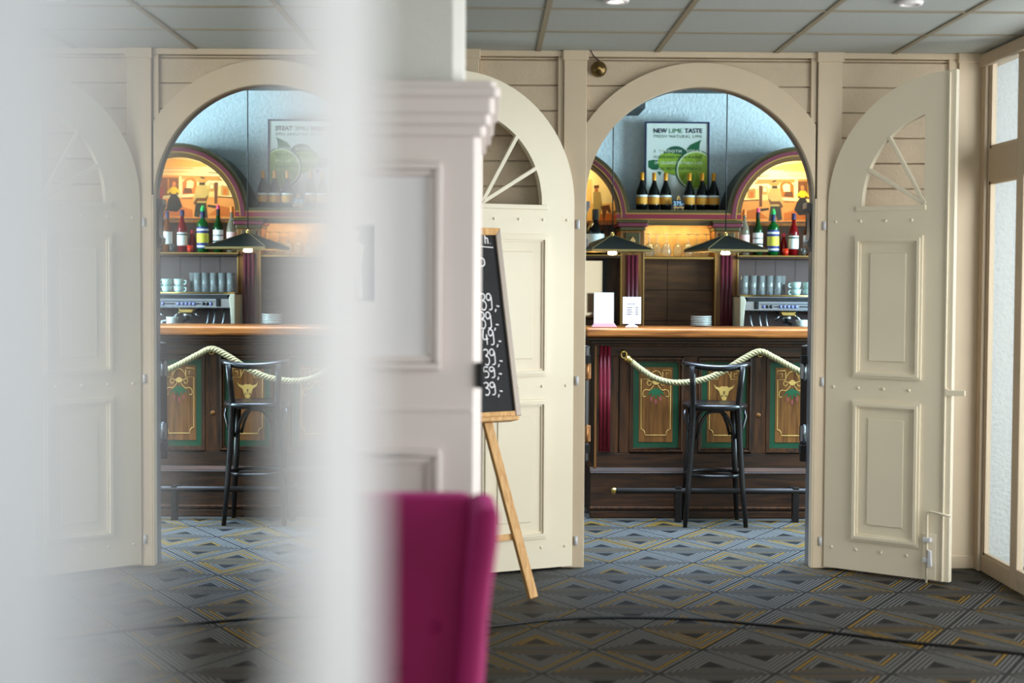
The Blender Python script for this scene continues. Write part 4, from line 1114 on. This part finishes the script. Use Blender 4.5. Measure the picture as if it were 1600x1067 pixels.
# left bay: mirror in a dark frame
xa, xb = xPL[3][1]+0.03, xPL[0][0]-0.03
B(xa, xb, YBk+0.10, YBk+0.11, 0.94, zsh-0.03).build('bay_back', M_dark, t)
xm0, xm1 = bx(880), bx(943)
B(xm0, xm1, YBk+0.088, YBk+0.10, bz_(500), bz_(408)).build('bay_mirror', mat('dimmed_mirror', (116, 108, 94), 0.03, metal=1.0), t)  # tint darkened to tone down the bright reflection in this mirror
mbx = MB().box(xm1, xm1+0.03, YBk+0.07, YBk+0.10, bz_(505), bz_(405)).box(xm0, xm1+.03, YBk+0.07, YBk+0.10, bz_(405), bz_(405)+.03)
mbx.build('mirror_frame', M_blackm, t)

# ------------------------------------------------------------------ bottles
def bottle(name, label, group, prof, m, loc, labels=(), cap=None, n=20):
    t = thing(name, label, 'bottle', (0, 0, 0), group)
    MB().lathe([(0, 0.0)] + prof, (0, 0, 0), n).build('glass_body', m, t)
    for (r, z0, z1, lm) in labels: MB().lathe([(r, z0), (r, z1)], (0, 0, 0), 12, R(180-5), R(360+5)).build('paper_label', lm, t)
    if cap:
        r, z0, z1, cm = cap
        MB().lathe([(r, z0), (r, z1-0.004), (r*0.85, z1), (0, z1)], (0, 0, 0), 14).build('bottle_cap', cm, t)
    t.location = (loc[0], loc[1], loc[2]+0.0015)
    return t
M_wine = mat('wine_glass_dark', (14, 14, 12), 0.08, coat=0.5)
M_foil = mat('orange_foil', (224, 150, 44), 0.35, metal=0.4)
M_lab_o = mat('orange_label', (226, 156, 52), 0.6); M_lab_w = mat('white_label', (224, 228, 226), 0.6); M_lab_y = mat('yellow_label', (210, 196, 70), 0.6)
M_lab_b = mat('blue_label', (40, 44, 120), 0.6); M_lab_p = mat('pink_label', (214, 178, 178), 0.6)
zs_top = zent1 + EPS
S0 = 11.38
pr_w = [(0.030, 0), (0.041, 0.004), (0.042, 0.05), (0.0425, 0.12), (0.037, 0.15), (0.024, 0.185), (0.015, 0.215), (0.014, 0.276), (0, 0.278)]
lay = [1003, 1022, 1040, 1077, 1097, 1115]
nm = ['leftmost wine bottle of the six with orange foil below the poster', 'wine bottle with orange foil second from the left below the poster', 'wine bottle with orange foil just left of the price sign', 'wine bottle with orange foil just right of the price sign', 'wine bottle with orange foil second from the right below the poster', 'rightmost wine bottle of the six with orange foil below the poster']
first = None
for i, px in enumerate(lay):
    loc = (PX(px, S0, 300), S0, zs_top+EPS)
    if first is None:
        first = bottle('wine_bottle', nm[i], 'wine bottles on the back bar top', pr_w, M_wine, loc, ((0.0433, 0.045, 0.095, M_lab_o), (0.0432, 0.098, 0.112, M_lab_w)), (0.0155, 0.222, 0.279, M_foil))
    else:
        c = copy_tree(first); c.location = loc; c['label'] = nm[i]
# price sign
xs0, zs0 = PX(1060, 11.3, 315), zs_top
t = thing('price_sign', 'tiny black price sign reading 375 on a wooden mini easel among the wine bottles', 'sign', (xs0, 11.3, zs0))
B(xs0-0.045, xs0+0.045, 11.297, 11.303, zs0+0.025, zs0+0.075).build('sign_board', M_chalkb, t)
for s_ in (-1, 1): MB().beam((xs0+s_*0.032, 11.292, zs0), (xs0+s_*0.004, 11.315, zs0+0.105), 0.008, 0.006).build('easel_leg', M_pine, t)
MB().beam((xs0, 11.345, zs0), (xs0, 11.312, zs0+0.1), 0.008, 0.006).build('easel_leg', M_pine, t)
B(xs0-0.04, xs0+0.04, 11.285, 11.30, zs0+0.018, zs0+0.026).build('easel_ledge', M_pine, t)
M_chalkblue = mat('pale_blue_chalk', (170, 204, 236), 0.8)
text_mesh('lettering', '375-', 0.042, M_chalkblue, lambda x, y: Vector((xs0+x, 11.2955, zs0+0.036+y)), t, 'CENTER', bold=0.0006)

# liquor bottles on the right shelf
M_gg = mat('green_bottle_glass', (20, 120, 50), 0.06, trans=0.6); M_dg = mat('deep_green_glass', (26, 70, 30), 0.06, trans=0.4)
M_rg = mat('red_liqueur', (150, 20, 24), 0.06, trans=0.5); M_cg = mat('clear_bottle_glass', (214, 206, 180), 0.05, trans=0.8); M_ag = mat('amber_bottle_glass', (150, 84, 24), 0.06, trans=0.6)
c_pink = mat('pink_cap', (206, 70, 110), 0.4); c_green = mat('green_cap', (40, 170, 90), 0.35); c_blue = mat('dark_blue_cap', (40, 34, 78), 0.4); c_or = mat('orange_cap', (226, 122, 50), 0.4); c_bl = mat('navy_cap', (36, 44, 84), 0.4)
SY = YBk+0.06; gB = 'liquor bottles under the right mural'
bl = lambda px: (PX(px, SY, 370), SY, zsh)
bottle('liquor_bottle', 'clear spirit bottle with orange cap, half hidden by the right pendant lamp', gB, [(0.03, 0), (0.036, 0.005), (0.037, 0.17), (0.03, 0.21), (0.014, 0.25), (0.012, 0.31), (0, 0.31)], M_cg, bl(1163), ((0.0375, 0.06, 0.15, M_lab_p),), (0.014, 0.295, 0.335, c_or))
bottle('liquor_bottle', 'dark green whisky bottle with white label and pink cap', gB, [(0.03, 0), (0.035, 0.005), (0.036, 0.17), (0.033, 0.2), (0.016, 0.24), (0.013, 0.3), (0, 0.3)], M_dg, bl(1184), ((0.0366, 0.035, 0.165, M_lab_w), (0.0372, 0.075, 0.088, M_blackm), (0.0372, 0.12, 0.13, M_ink)), (0.0145, 0.26, 0.318, M_blackm))
MB_c = bpy.data.objects
x, y, z = bl(1184)
o_p = [o for o in bpy.data.objects if o.get('label') == 'dark green whisky bottle with white label and pink cap'][0]
MB().lathe([(0.014, z+0.318), (0.013, z+0.342), (0.006, z+0.352), (0, z+0.353)], (x, y, 0), 12).build('pourer_cap', c_pink, o_p)
g_ = bottle('liquor_bottle', 'bright green square-shouldered liqueur bottle with yellow and blue label', gB, [(0.036, 0), (0.041, 0.005), (0.042, 0.205), (0.036, 0.225), (0.018, 0.238), (0.015, 0.30), (0, 0.30)], M_gg, bl(1208), ((0.0428, 0.03, 0.185, M_lab_b), (0.0433, 0.07, 0.14, M_lab_y), (0.0433, 0.158, 0.172, M_lab_w), (0.0433, 0.038, 0.05, M_lab_w)), (0.0175, 0.245, 0.302, c_bl))
x, y, z = bl(1208)
MB().lathe([(0.018, z+0.302), (0.016, z+0.325), (0.006, z+0.343), (0, z+0.345)], (x, y, 0), 12).build('pourer_cap', c_green, g_)
bottle('liquor_bottle', 'red bitter bottle with white label and purple cap', gB, [(0.03, 0), (0.035, 0.005), (0.036, 0.16), (0.03, 0.195), (0.015, 0.235), (0.013, 0.28), (0, 0.28)], M_rg, bl(1240), ((0.0366, 0.05, 0.145, M_lab_w), (0.0371, 0.125, 0.135, M_blackm)), (0.0165, 0.265, 0.31, c_blue))
bottle('liquor_bottle', 'amber bottle with pale label and dark cap beside the right jamb', gB, [(0.03, 0), (0.035, 0.005), (0.036, 0.15), (0.031, 0.185), (0.014, 0.225), (0.012, 0.27), (0, 0.27)], M_ag, bl(1263), ((0.0366, 0.06, 0.15, M_lab_w),), (0.0145, 0.25, 0.30, c_bl))
t = bottle('liquor_bottle', 'squat red bottle between the green and red bottles', gB, [(0.02, 0), (0.024, 0.004), (0.025, 0.09), (0.012, 0.13), (0.010, 0.15), (0, 0.15)], M_rg, (PX(1225, SY+0.07, 370), SY+0.08, zsh), (), (0.012, 0.14, 0.165, c_pink))
M_or = mat('orange_red_glass', (230, 54, 20), 0.1, trans=0.3)
x = PX(1226, SY, 390)
tag(MB().lathe([(0, 0), (0.018, 0), (0.022, 0.02), (0.023, 0.05), (0.021, 0.05), (0.017, 0.008), (0, 0.006)], (x, SY-0.03, zsh+EPS), 16).build('candle_glass', M_or), 'little orange red candle glass beside the green bottle', 'glass')
x = PX(1254, SY, 390)
for k, (dx, lab) in enumerate(((0.0, 'small clear shot glass between the red and amber bottles'),)):
    tag(MB().lathe([(0, 0), (0.016, 0), (0.02, 0.055), (0.018, 0.055), (0.014, 0.008), (0, 0.008)], (x, SY-0.035, zsh+EPS), 14).build('shot_glass', M_clear), lab, 'glass')
# the big bottle on the left shelf
c = bottle('magnum_bottle', 'big black bottle with white label on the left bottle shelf', None, [(0.05, 0), (0.066, 0.006), (0.067, 0.16), (0.058, 0.195), (0.03, 0.225), (0.021, 0.245), (0.021, 0.325), (0, 0.325)], M_wine, (PX(930, SY, 370), SY, zsh), ((0.0678, 0.06, 0.15, M_lab_w),), (0.024, 0.255, 0.332, M_blackm))
del c

# wine glasses, upside down on the niche shelf
def wineglass(label, loc):
    t = thing('wine_glass', label, 'wine glass', (0, 0, 0), 'upturned wine glasses in the niche')
    prof = [(0.030, 0), (0.036, 0.03), (0.036, 0.05), (0.026, 0.08), (0.006, 0.098)]
    MB().lathe(prof + [(0.005, 0.098), (0.024, 0.078), (0.034, 0.05), (0.034, 0.03), (0.0285, 0)], (0, 0, 0), 16).build('bowl', M_clear, t)
    MB().lathe([(0.0045, 0.095), (0.0035, 0.13), (0.005, 0.158)], (0, 0, 0), 10).build('stem', M_clear, t)
    MB().lathe([(0.005, 0.157), (0.033, 0.163), (0.033, 0.166), (0, 0.167)], (0, 0, 0), 16).build('foot', M_clear, t)
    t.location = loc; return t
g0 = None
gl = [1014, 1027, 1041, 1060, 1075, 1090, 1103]
gn = ['first upturned wine glass from the left in the lit niche', 'second upturned wine glass from the left in the lit niche', 'third upturned wine glass from the left in the lit niche', 'middle upturned wine glass of the seven in the lit niche', 'third upturned wine glass from the right in the lit niche', 'second upturned wine glass from the right, behind the lamp tip', 'rightmost upturned wine glass in the lit niche, behind the lamp']
for i, px in enumerate(gl):
    loc = (PX(px, YBk+0.10, 380), YBk+0.08+0.05*(i % 2), zg+EPS)
    if g0 is None: g0 = wineglass(gn[i], loc)
    else:
        c = copy_tree(g0); c.location = loc; c['label'] = gn[i]

# ------------------------------------------------------------------ espresso machine, glasses, cups
YE = 10.92
def ex(px): return PX(px, YE, 480)
def ez(py): return PZ(py, YE, 1210)
xa, xb = ex(1153), ex(1290); zb0 = 0.935 + EPS
t = thing('espresso_machine', 'steel espresso machine with a row of knobs on the back counter', 'coffee machine', ((xa+xb)/2, YE, zb0))
ztop = ez(463)
M_cream = mat('machine_cream', (188, 180, 162), 0.4)
B(xa+0.02, xb, YE+0.12, YE+0.23, zb0+0.02, ztop-0.01).build('body', mat('machine_plum', (66, 50, 50), 0.4), t, bevel=0.01)  # body in dark plum, matching the tiles seen behind it
B(xa, xb, YE-0.06, YE+0.23, ztop-0.012, ztop).build('cup_tray', M_steel, t, bevel=0.004)
MB().tube([(xa, YE-0.065, ztop+0.004), (xb, YE-0.065, ztop+0.004)], 0.006, 8).build('tray_rail', M_brass, t)
B(xa+0.06, xb, YE-0.045, YE+0.12, ztop-0.05, ztop-0.012).build('shadow_gap', M_steeld, t)
B(xa+0.03, xb, YE-0.07, YE+0.12, ez(486), ez(470)).build('control_panel', M_steel, t, bevel=0.006)
MB().prism([(xa, zb0+0.02), (xa+0.02, zb0+0.02), (xa+0.035, ez(486)), (xa+0.045, ez(470)), (xa+0.03, ztop), (xa, ztop)], YE-0.08, YE+0.23).build('side_panel', M_cream, t, bevel=0.006)
MB().box(ex(1184), ex(1268), YE-0.072, YE-0.069, ez(475.5), ez(474.5)).box(ex(1206), ex(1213), YE-0.072, YE-0.069, ez(480), ez(478)).box(ex(1246), ex(1260), YE-0.072, YE-0.069, ez(480), ez(478)).build('panel_slots', M_steeld, t)
M_knob = mat('knob_blue_grey', (112, 118, 172), 0.3, metal=0.3)
for px in (1190, 1196, 1202, 1216, 1222, 1228, 1234, 1240, 1264, 1271):
    MB().lathe([(0.0125, 0), (0.0125, -0.012), (0.009, -0.016), (0, -0.016)], (ex(px), YE-0.07, ez(479)), 10, ax='y').build('knob', M_steeld if px in (1196, 1202) else M_knob, t)
B(ex(1176), ex(1182), YE-0.10, YE-0.06, ez(483), ez(471)).build('steam_knob', M_blackm, t, bevel=0.004)
for px in (1228, 1282):
    x = ex(px)
    MB().prism([(x-0.055, ez(487)), (x+0.055, ez(487)), (x+0.04, ez(493)), (x-0.04, ez(493))], YE-0.09, YE+0.10).build('group_head', M_brass, t, bevel=0.004)
    MB().lathe([(0.03, ez(500)), (0.036, ez(498)), (0.036, ez(494)), (0.03, ez(493))], (x, YE-0.03, 0), 16).build('group_ring', M_steel, t)
    MB().lathe([(0, ez(506)), (0.024, ez(505)), (0.032, ez(500))], (x, YE-0.03, 0), 16).build('filter_holder', M_steel, t)
    MB().tube([(x, YE-0.06, ez(503)), (x+0.01, YE-0.13, ez(505)), (x+0.015, YE-0.20, ez(508))], [0.010, 0.013, 0.016], 10).build('filter_handle', M_blackm, t)
    for s_ in (-1, 1): MB().tube([(x+s_*0.075, YE-0.02, ez(487)), (x+s_*0.055, YE-0.06, ez(493)), (x+s_*0.09, YE-0.07, ez(500))], 0.008, 8).build('strut', M_steel, t)
for px in (1172, 1186, 1196):
    MB().tube([(ex(px), YE-0.04, ez(487)), (ex(px)-0.012, YE-0.09, ez(495)), (ex(px)-0.006, YE-0.10, ez(507)), (ex(px)+0.02, YE-0.1, ez(516))], 0.005, 8).build('steam_wand', M_steel, t)
B(xa+0.03, xb, YE-0.10, YE+0.12, zb0+0.02, zb0+0.06).build('drip_tray', M_steel, t, bevel=0.005)
for px in (1160, 1210, 1285): MB().lathe([(0.018, 0), (0.014, 0.024)], (ex(px), YE+0.1, zb0), 10).build('machine_foot', M_blackm, t)
# milk jug and cup on the drip tray
x = ex(1246)
j = thing('milk_jug', 'pale steel milk jug under the coffee machine spout', 'jug', (x, YE-0.13, zb0+0.06))
B(x-0.05, x+0.05, YE-0.2, YE-0.103, zb0, zb0+0.135).build('jug_stand', M_steeld, j)
MB().lathe([(0, 0.0), (0.042, 0.0), (0.048, 0.03), (0.04, 0.10), (0.044, 0.125), (0.041, 0.125), (0.036, 0.10), (0, 0.09)], (x, YE-0.155, zb0+0.135), 18).build('jug_body', M_porc, j)
MB().tube([(x+0.04, YE-0.155, zb0+0.235), (x+0.075, YE-0.155, zb0+0.23), (x+0.075, YE-0.155, zb0+0.18), (x+0.045, YE-0.155, zb0+0.165)], 0.006, 8).build('jug_handle', M_porc, j)
# tumblers
M_tum = mat('tumbler_glass', (246, 252, 255), 0.04, trans=0.86, ior=1.45)
def tumbler(lab, loc, r=0.03, h=0.145):
    o = MB().lathe([(0, 0.004), (r*0.78, 0.004), (r*0.8, 0.0), (r*0.82, 0.0), (r, h), (r*0.95, h), (r*0.74, 0.014), (0, 0.014)], (0, 0, 0), 14).build('tumbler', M_tum)
    o.location = loc
    return tag(o, lab, 'glass', 'clear tumblers on the coffee machine')
t0 = None; k = 0
row_words = ['first', 'second', 'third', 'fourth', 'fifth', 'sixth']
for row, (yy, pxs) in enumerate(((YE+0.0, [1163, 1176, 1189, 1202, 1214]), (YE+0.10, [1169, 1182, 1195, 1208, 1221]))):
    for i, px in enumerate(pxs):
        lab = 'clear tumbler, %s from the left in the %s row on the coffee machine' % (row_words[i], 'front' if row == 0 else 'back')
        loc = (PX(px, yy, 445), yy, ztop+EPS)
        if t0 is None: t0 = tumbler(lab, loc)
        else:
            c = t0.copy(); COL.objects.link(c); c.location = loc; c['label'] = lab
# cups in two layers
def cup(lab, loc, rot):
    t = thing('coffee_cup', lab, 'cup', (0, 0, 0), 'pale teal cups on the coffee machine')
    MB().lathe([(0, 0.0), (0.024, 0.0), (0.034, 0.016), (0.04, 0.05), (0.037, 0.05), (0.03, 0.016), (0, 0.006)], (0, 0, 0), 18).build('cup_body', M_teal, t)
    MB().tube([(0.037, 0, 0.04), (0.055, 0, 0.038), (0.058, 0, 0.025), (0.05, 0, 0.014), (0.034, 0, 0.014)], 0.005, 8).build('cup_handle', M_teal, t)
    t.location = loc; t.rotation_euler.z = rot; return t
c0 = None
for (px, lv, lab) in ((1243, 0, 'pale teal cup at the bottom left of the cups on the coffee machine'), (1243, 1, 'pale teal cup stacked on the left bottom cup'), (1262, 0, 'pale teal cup at the bottom right of the cups, by the jamb'), (1262, 1, 'pale teal cup stacked on the right bottom cup, by the jamb')):
    loc = (PX(px, YE+0.03, 450), YE+0.03, ztop + EPS + lv*0.0505)
    rot = R(200 if px < 1250 else -25)
    if c0 is None: c0 = cup(lab, loc, rot)
    else:
        c = copy_tree(c0); c.location = loc; c.rotation_euler.z = rot; c['label'] = lab

# ------------------------------------------------------------------ poster
YPo = 11.50
xo0, zo1 = P(1008, 190, YPo); xo1 = PX(1108, YPo, 250); zo0 = zent1 + EPS
t = thing('lime_poster', 'framed lime vodka poster standing on the back bar against the wall', 'poster', ((xo0+xo1)/2, YPo, zo0))
fw = 0.012
B(xo0+fw, xo1-fw, YPo, YPo+0.012, zo0+fw, zo1-fw).build('poster_print', M_paper, t)
for nmq, bb in (('frame_side', (xo0, xo0+fw, zo0, zo1)), ('frame_side', (xo1-fw, xo1, zo0, zo1)), ('frame_rail', (xo0+fw, xo1-fw, zo0, zo0+fw)), ('frame_rail', (xo0+fw, xo1-fw, zo1-fw, zo1))):
    B(bb[0], bb[1], YPo-0.008, YPo+0.014, bb[2], bb[3]).build(nmq, M_navy, t)
def pc(cx_, cy_): return P(1000+cx_/9.7, 180+cy_/9.7, YPo)      # poster crop pixel
def pf(L): return [pc(a, b_) for a, b_ in L]
def lens(p, q, bul, n=8):
    (x0, z0), (x1, z1) = p, q; dx, dz = x1-x0, z1-z0; out = []
    for i in range(n+1):
        u_ = i/n; s_ = math.sin(math.pi*u_)*bul; out.append((x0+dx*u_-dz*s_, z0+dz*u_+dx*s_))
    for i in range(n-1, 0, -1):
        u_ = i/n; s_ = -math.sin(math.pi*u_)*bul; out.append((x0+dx*u_-dz*s_, z0+dz*u_+dx*s_))
    return out
def disc(cx_, cy_, r, sq=1.0): 
    x, z = pc(cx_, cy_); r = r/9.7*YPo/F
    return [(x+r*math.cos(R(a)), z+r*sq*math.sin(R(a))) for a in range(0, 360, 10)]
mb = MB().mat(M_leafp)
mb.flat(pf([(700, 520), (760, 450), (930, 370), (905, 440), (900, 520), (850, 570), (740, 600), (690, 620)]), YPo-0.001)
mb.flat(pf([(122, 690), (200, 675), (280, 680), (320, 760), (250, 830), (180, 825), (125, 790)]), YPo-0.001)
mb.flat(pf([(260, 850), (330, 860), (300, 920), (270, 880)]), YPo-0.001)
mb.mat(M_inkd).flat(disc(540, 690, 215, 1.03), YPo-0.0014)
mb.mat(M_lime).flat(pf([(290, 620), (330, 585), (450, 575), (580, 590), (690, 610), (745, 700), (735, 800), (680, 880), (540, 905), (380, 880), (290, 790), (272, 700)]), YPo-0.0018)
mb.mat(M_pale).flat(disc(845, 850, 300*0.93, 1.0), YPo-0.0022) if False else None
mb.mat(M_inkd).flat([(min(x, xo1-fw-0.001), z) for x, z in disc(835, 830, 305)], YPo-0.0020)
mb.mat(M_pale).flat([(min(x, xo1-fw-0.001), z) for x, z in disc(845, 835, 290)], YPo-0.0024)
mb.mat(M_limeh).flat([(min(x, xo1-fw-0.001), z) for x, z in disc(848, 838, 270)], YPo-0.0028)
for a in range(0, 360, 40):
    x, z = pc(848, 838); r_ = 262/9.7*YPo/F; w_ = R(14)
    tri = [(x+0.006*math.cos(R(a)), z+0.006*math.sin(R(a))), (x+r_*math.cos(R(a)-w_), z+r_*math.sin(R(a)-w_)), (x+r_*math.cos(R(a)+w_), z+r_*math.sin(R(a)+w_))]
    if all(q[0] < xo1-fw-0.002 for q in tri): mb.mat(M_lime).flat(tri, YPo-0.0032)
mb.build('printed_limes', None, t)
def ptext(s, cx0, cx1, cyb, hgt, m_, bold=0.0, lay_=0.004, space=1.0):
    x0, z0 = pc(cx0, cyb); x1, _ = pc(cx1, cyb); sz = hgt/9.7*YPo/F/0.70
    text_mesh('lettering', s, sz, m_, lambda x, y: Vector((x0+x, YPo-lay_, z0+y)), t, 'LEFT', bold, space, width=x1-x0)
ptext('NEW', 203, 408, 268, 66, M_inkn, 0.0011); ptext('LIME', 435, 640, 268, 66, M_inkg, 0.0); ptext('TASTE', 678, 945, 268, 66, M_inkn, 0.0011)
ptext('FRESH NATURAL LIME', 212, 935, 340, 44, M_inkd, 0.0, space=1.25)
M_wink = mat('cream_ink', (226, 232, 214), 0.7)
ptext('A', 212, 240, 565, 42, M_inkd); ptext('SMOOTH', 310, 625, 565, 42, M_wink, 0.0003, 0.006, 1.2); ptext('VODKA', 700, 940, 565, 42, M_wink, 0.0003, 0.006, 1.2)
ptext('FLAVORED', 215, 520, 655, 42, M_inkd, 0, 0.006, 1.1); ptext('WITH A KIND', 545, 935, 655, 42, M_inkd, 0, 0.006, 1.1)
ptext('OF CRUSHED NATURAL LIME', 215, 940, 742, 42, M_wink, 0, 0.006, 1.1)
ptext('MADE FROM THE ESSENCE', 215, 925, 830, 42, M_inkd, 0, 0.006, 1.1)

# ------------------------------------------------------------------ on the counter
YM = YF+0.12
ztc = zt1
zc = zt1 + EPS
x0, x1 = PX(928, YM, 490), PX(959, YM, 490); zh = PZ(457, YM, 943)
t = thing('card_holder', 'taller blank white card in a rose tinted stand at the counter end', 'card', ((x0+x1)/2, YM, zc))
B(x0, x1, YM, YM+0.004, zc+0.022, zh).build('card', M_card, t)
MB().prism([(x0-0.015, zc), (x1+0.02, zc), (x1, zc+0.028), (x0+0.003, zc+0.028)], YM-0.03, YM+0.03).build('stand', M_acry, t, bevel=0.003)
xm = (x0+x1)/2
text_mesh('lettering', 'v', 0.02, M_acry, lambda x, y: Vector((x1-0.035+x, YM-0.001, zh-0.025+y)), t)
x0, x1 = PX(973, YM, 490), PX(1001.5, YM, 490); zh = PZ(464, YM, 985); zl_ = PZ(506, YM, 985)
t = thing('menu_card', 'white price card on a pedestal foot on the counter', 'menu card', ((x0+x1)/2, YM, zc))
B(x0, x1, YM, YM+0.006, zl_, zh).build('card', M_card, t, bevel=0.002)
xm = (x0+x1)/2
MB().prism([(xm-0.04, zc), (xm+0.04, zc), (xm+0.035, zc+0.008), (xm+0.014, zc+0.018), (xm+0.016, zl_+0.002), (xm-0.016, zl_+0.002), (xm-0.014, zc+0.018), (xm-0.035, zc+0.008)], YM-0.012, YM+0.018).build('pedestal', M_card, t, bevel=0.003)
mb = MB()
wc = x1-x0; hc = zh-zl_
mb.box(x0+wc*.22, x0+wc*.7, YM-0.0008, YM, zl_+hc*.73, zl_+hc*.755)
for i in range(4):
    z = zl_+hc*(.59-.083*i)
    mb.box(x0+wc*.22, x0+wc*(.54-.05*(i % 2)), YM-0.0008, YM, z, z+0.006); mb.box(x0+wc*.68, x0+wc*.86, YM-0.0008, YM, z, z+0.006)
mb.build('printed_lines', M_ink, t)
# plates
x = PX(1096, YF+0.40, 506); yp = YF+0.42; zpl = zt1
for i in range(6):
    o = MB().lathe([(0, 0.001), (0.035, 0.0), (0.045, 0.004), (0.068, 0.009), (0.068, 0.0105), (0.045, 0.006), (0, 0.004)], (0, 0, 0), 28).build('saucer', M_porc)
    o.location = (x+0.001*(i % 3-1), yp, zpl+EPS+i*0.0112)
    tag(o, ['bottom', 'second lowest', 'third lowest', 'third highest', 'second highest', 'topmost'][i] + ' white saucer in the small stack on the bar counter', 'plate', 'stacked saucers on the counter')

# ------------------------------------------------------------------ pendant lamps
def pendant(px, label, YL=9.72):
    ax_, az = P(px, 367, YL); zb_ = PZ(390, YL, px)
    t = thing('pendant_lamp', label, 'pendant lamp', (ax_, YL, az), 'pendant lamps above the bar counter')
    half = 0.20; rot = R(14)
    def c(sx, sy, z, k=1.0):
        x, y = sx*half*k, sy*half*k
        return Vector((ax_+x*math.cos(rot)-y*math.sin(rot), YL+x*math.sin(rot)+y*math.cos(rot), z))
    mb = MB()
    cs = [(-1, -1), (1, -1), (1, 1), (-1, 1)]
    for i in range(4):
        a, b_ = cs[i], cs[(i+1) % 4]
        n = len(mb.v)
        for p in (c(*a, zb_), c(*b_, zb_), c(b_[0], b_[1], az-0.004, 0.04), c(a[0], a[1], az-0.004, 0.04), c(*a, zb_-0.006, 0.985), c(*b_, zb_-0.006, 0.985), c(b_[0], b_[1], az-0.012, 0.03), c(a[0], a[1], az-0.012, 0.03)): mb.v.append(p)
        mb.face([n, n+1, n+2, n+3]); mb.face([n+4, n+7, n+6, n+5]); mb.face([n, n+4, n+5, n+1])
    mb.build('shade', M_lampmetal, t)
    mb = MB()
    for i in range(4): mb.beam(c(*cs[i], zb_-0.008), c(*cs[(i+1) % 4], zb_-0.008), 0.005, 0.014)
    mb.build('shade_rim', M_bronze, t)
    mb = MB()
    for s_ in cs: mb.beam(c(*s_, zb_+0.002), c(s_[0], s_[1], az-0.002, 0.04), 0.004, 0.004)
    mb.build('shade_edge', M_bronze, t)
    MB().lathe([(0.012, az-0.01), (0.012, az+0.012), (0.006, az+0.02), (0, az+0.02)], (ax_, YL, 0), 12).build('cap', M_brass, t)
    MB().tube([(ax_, YL, az+0.015), (ax_, YL, ZB)], 0.0035, 6).build('cord', M_steeld, t)
    zl0 = PZ(398, YL, px)
    MB().lathe([(0.018, az-0.03), (0.018, zb_-0.002), (0.03, zl0+0.012)], (ax_, YL, 0), 12).build('lamp_socket', M_steeld, t)
    MB().lathe([(0.014, zb_+0.004), (0.026, zl0+0.02), (0.03, zl0+0.006), (0.02, zl0), (0, zl0-0.002)], (ax_, YL, 0), 16).build('bulb', M_bulb, t)
pendant(957, 'left dark metal pyramid pendant lamp above the white cards')
pendant(1134, 'right dark metal pyramid pendant lamp above the coffee machine end')
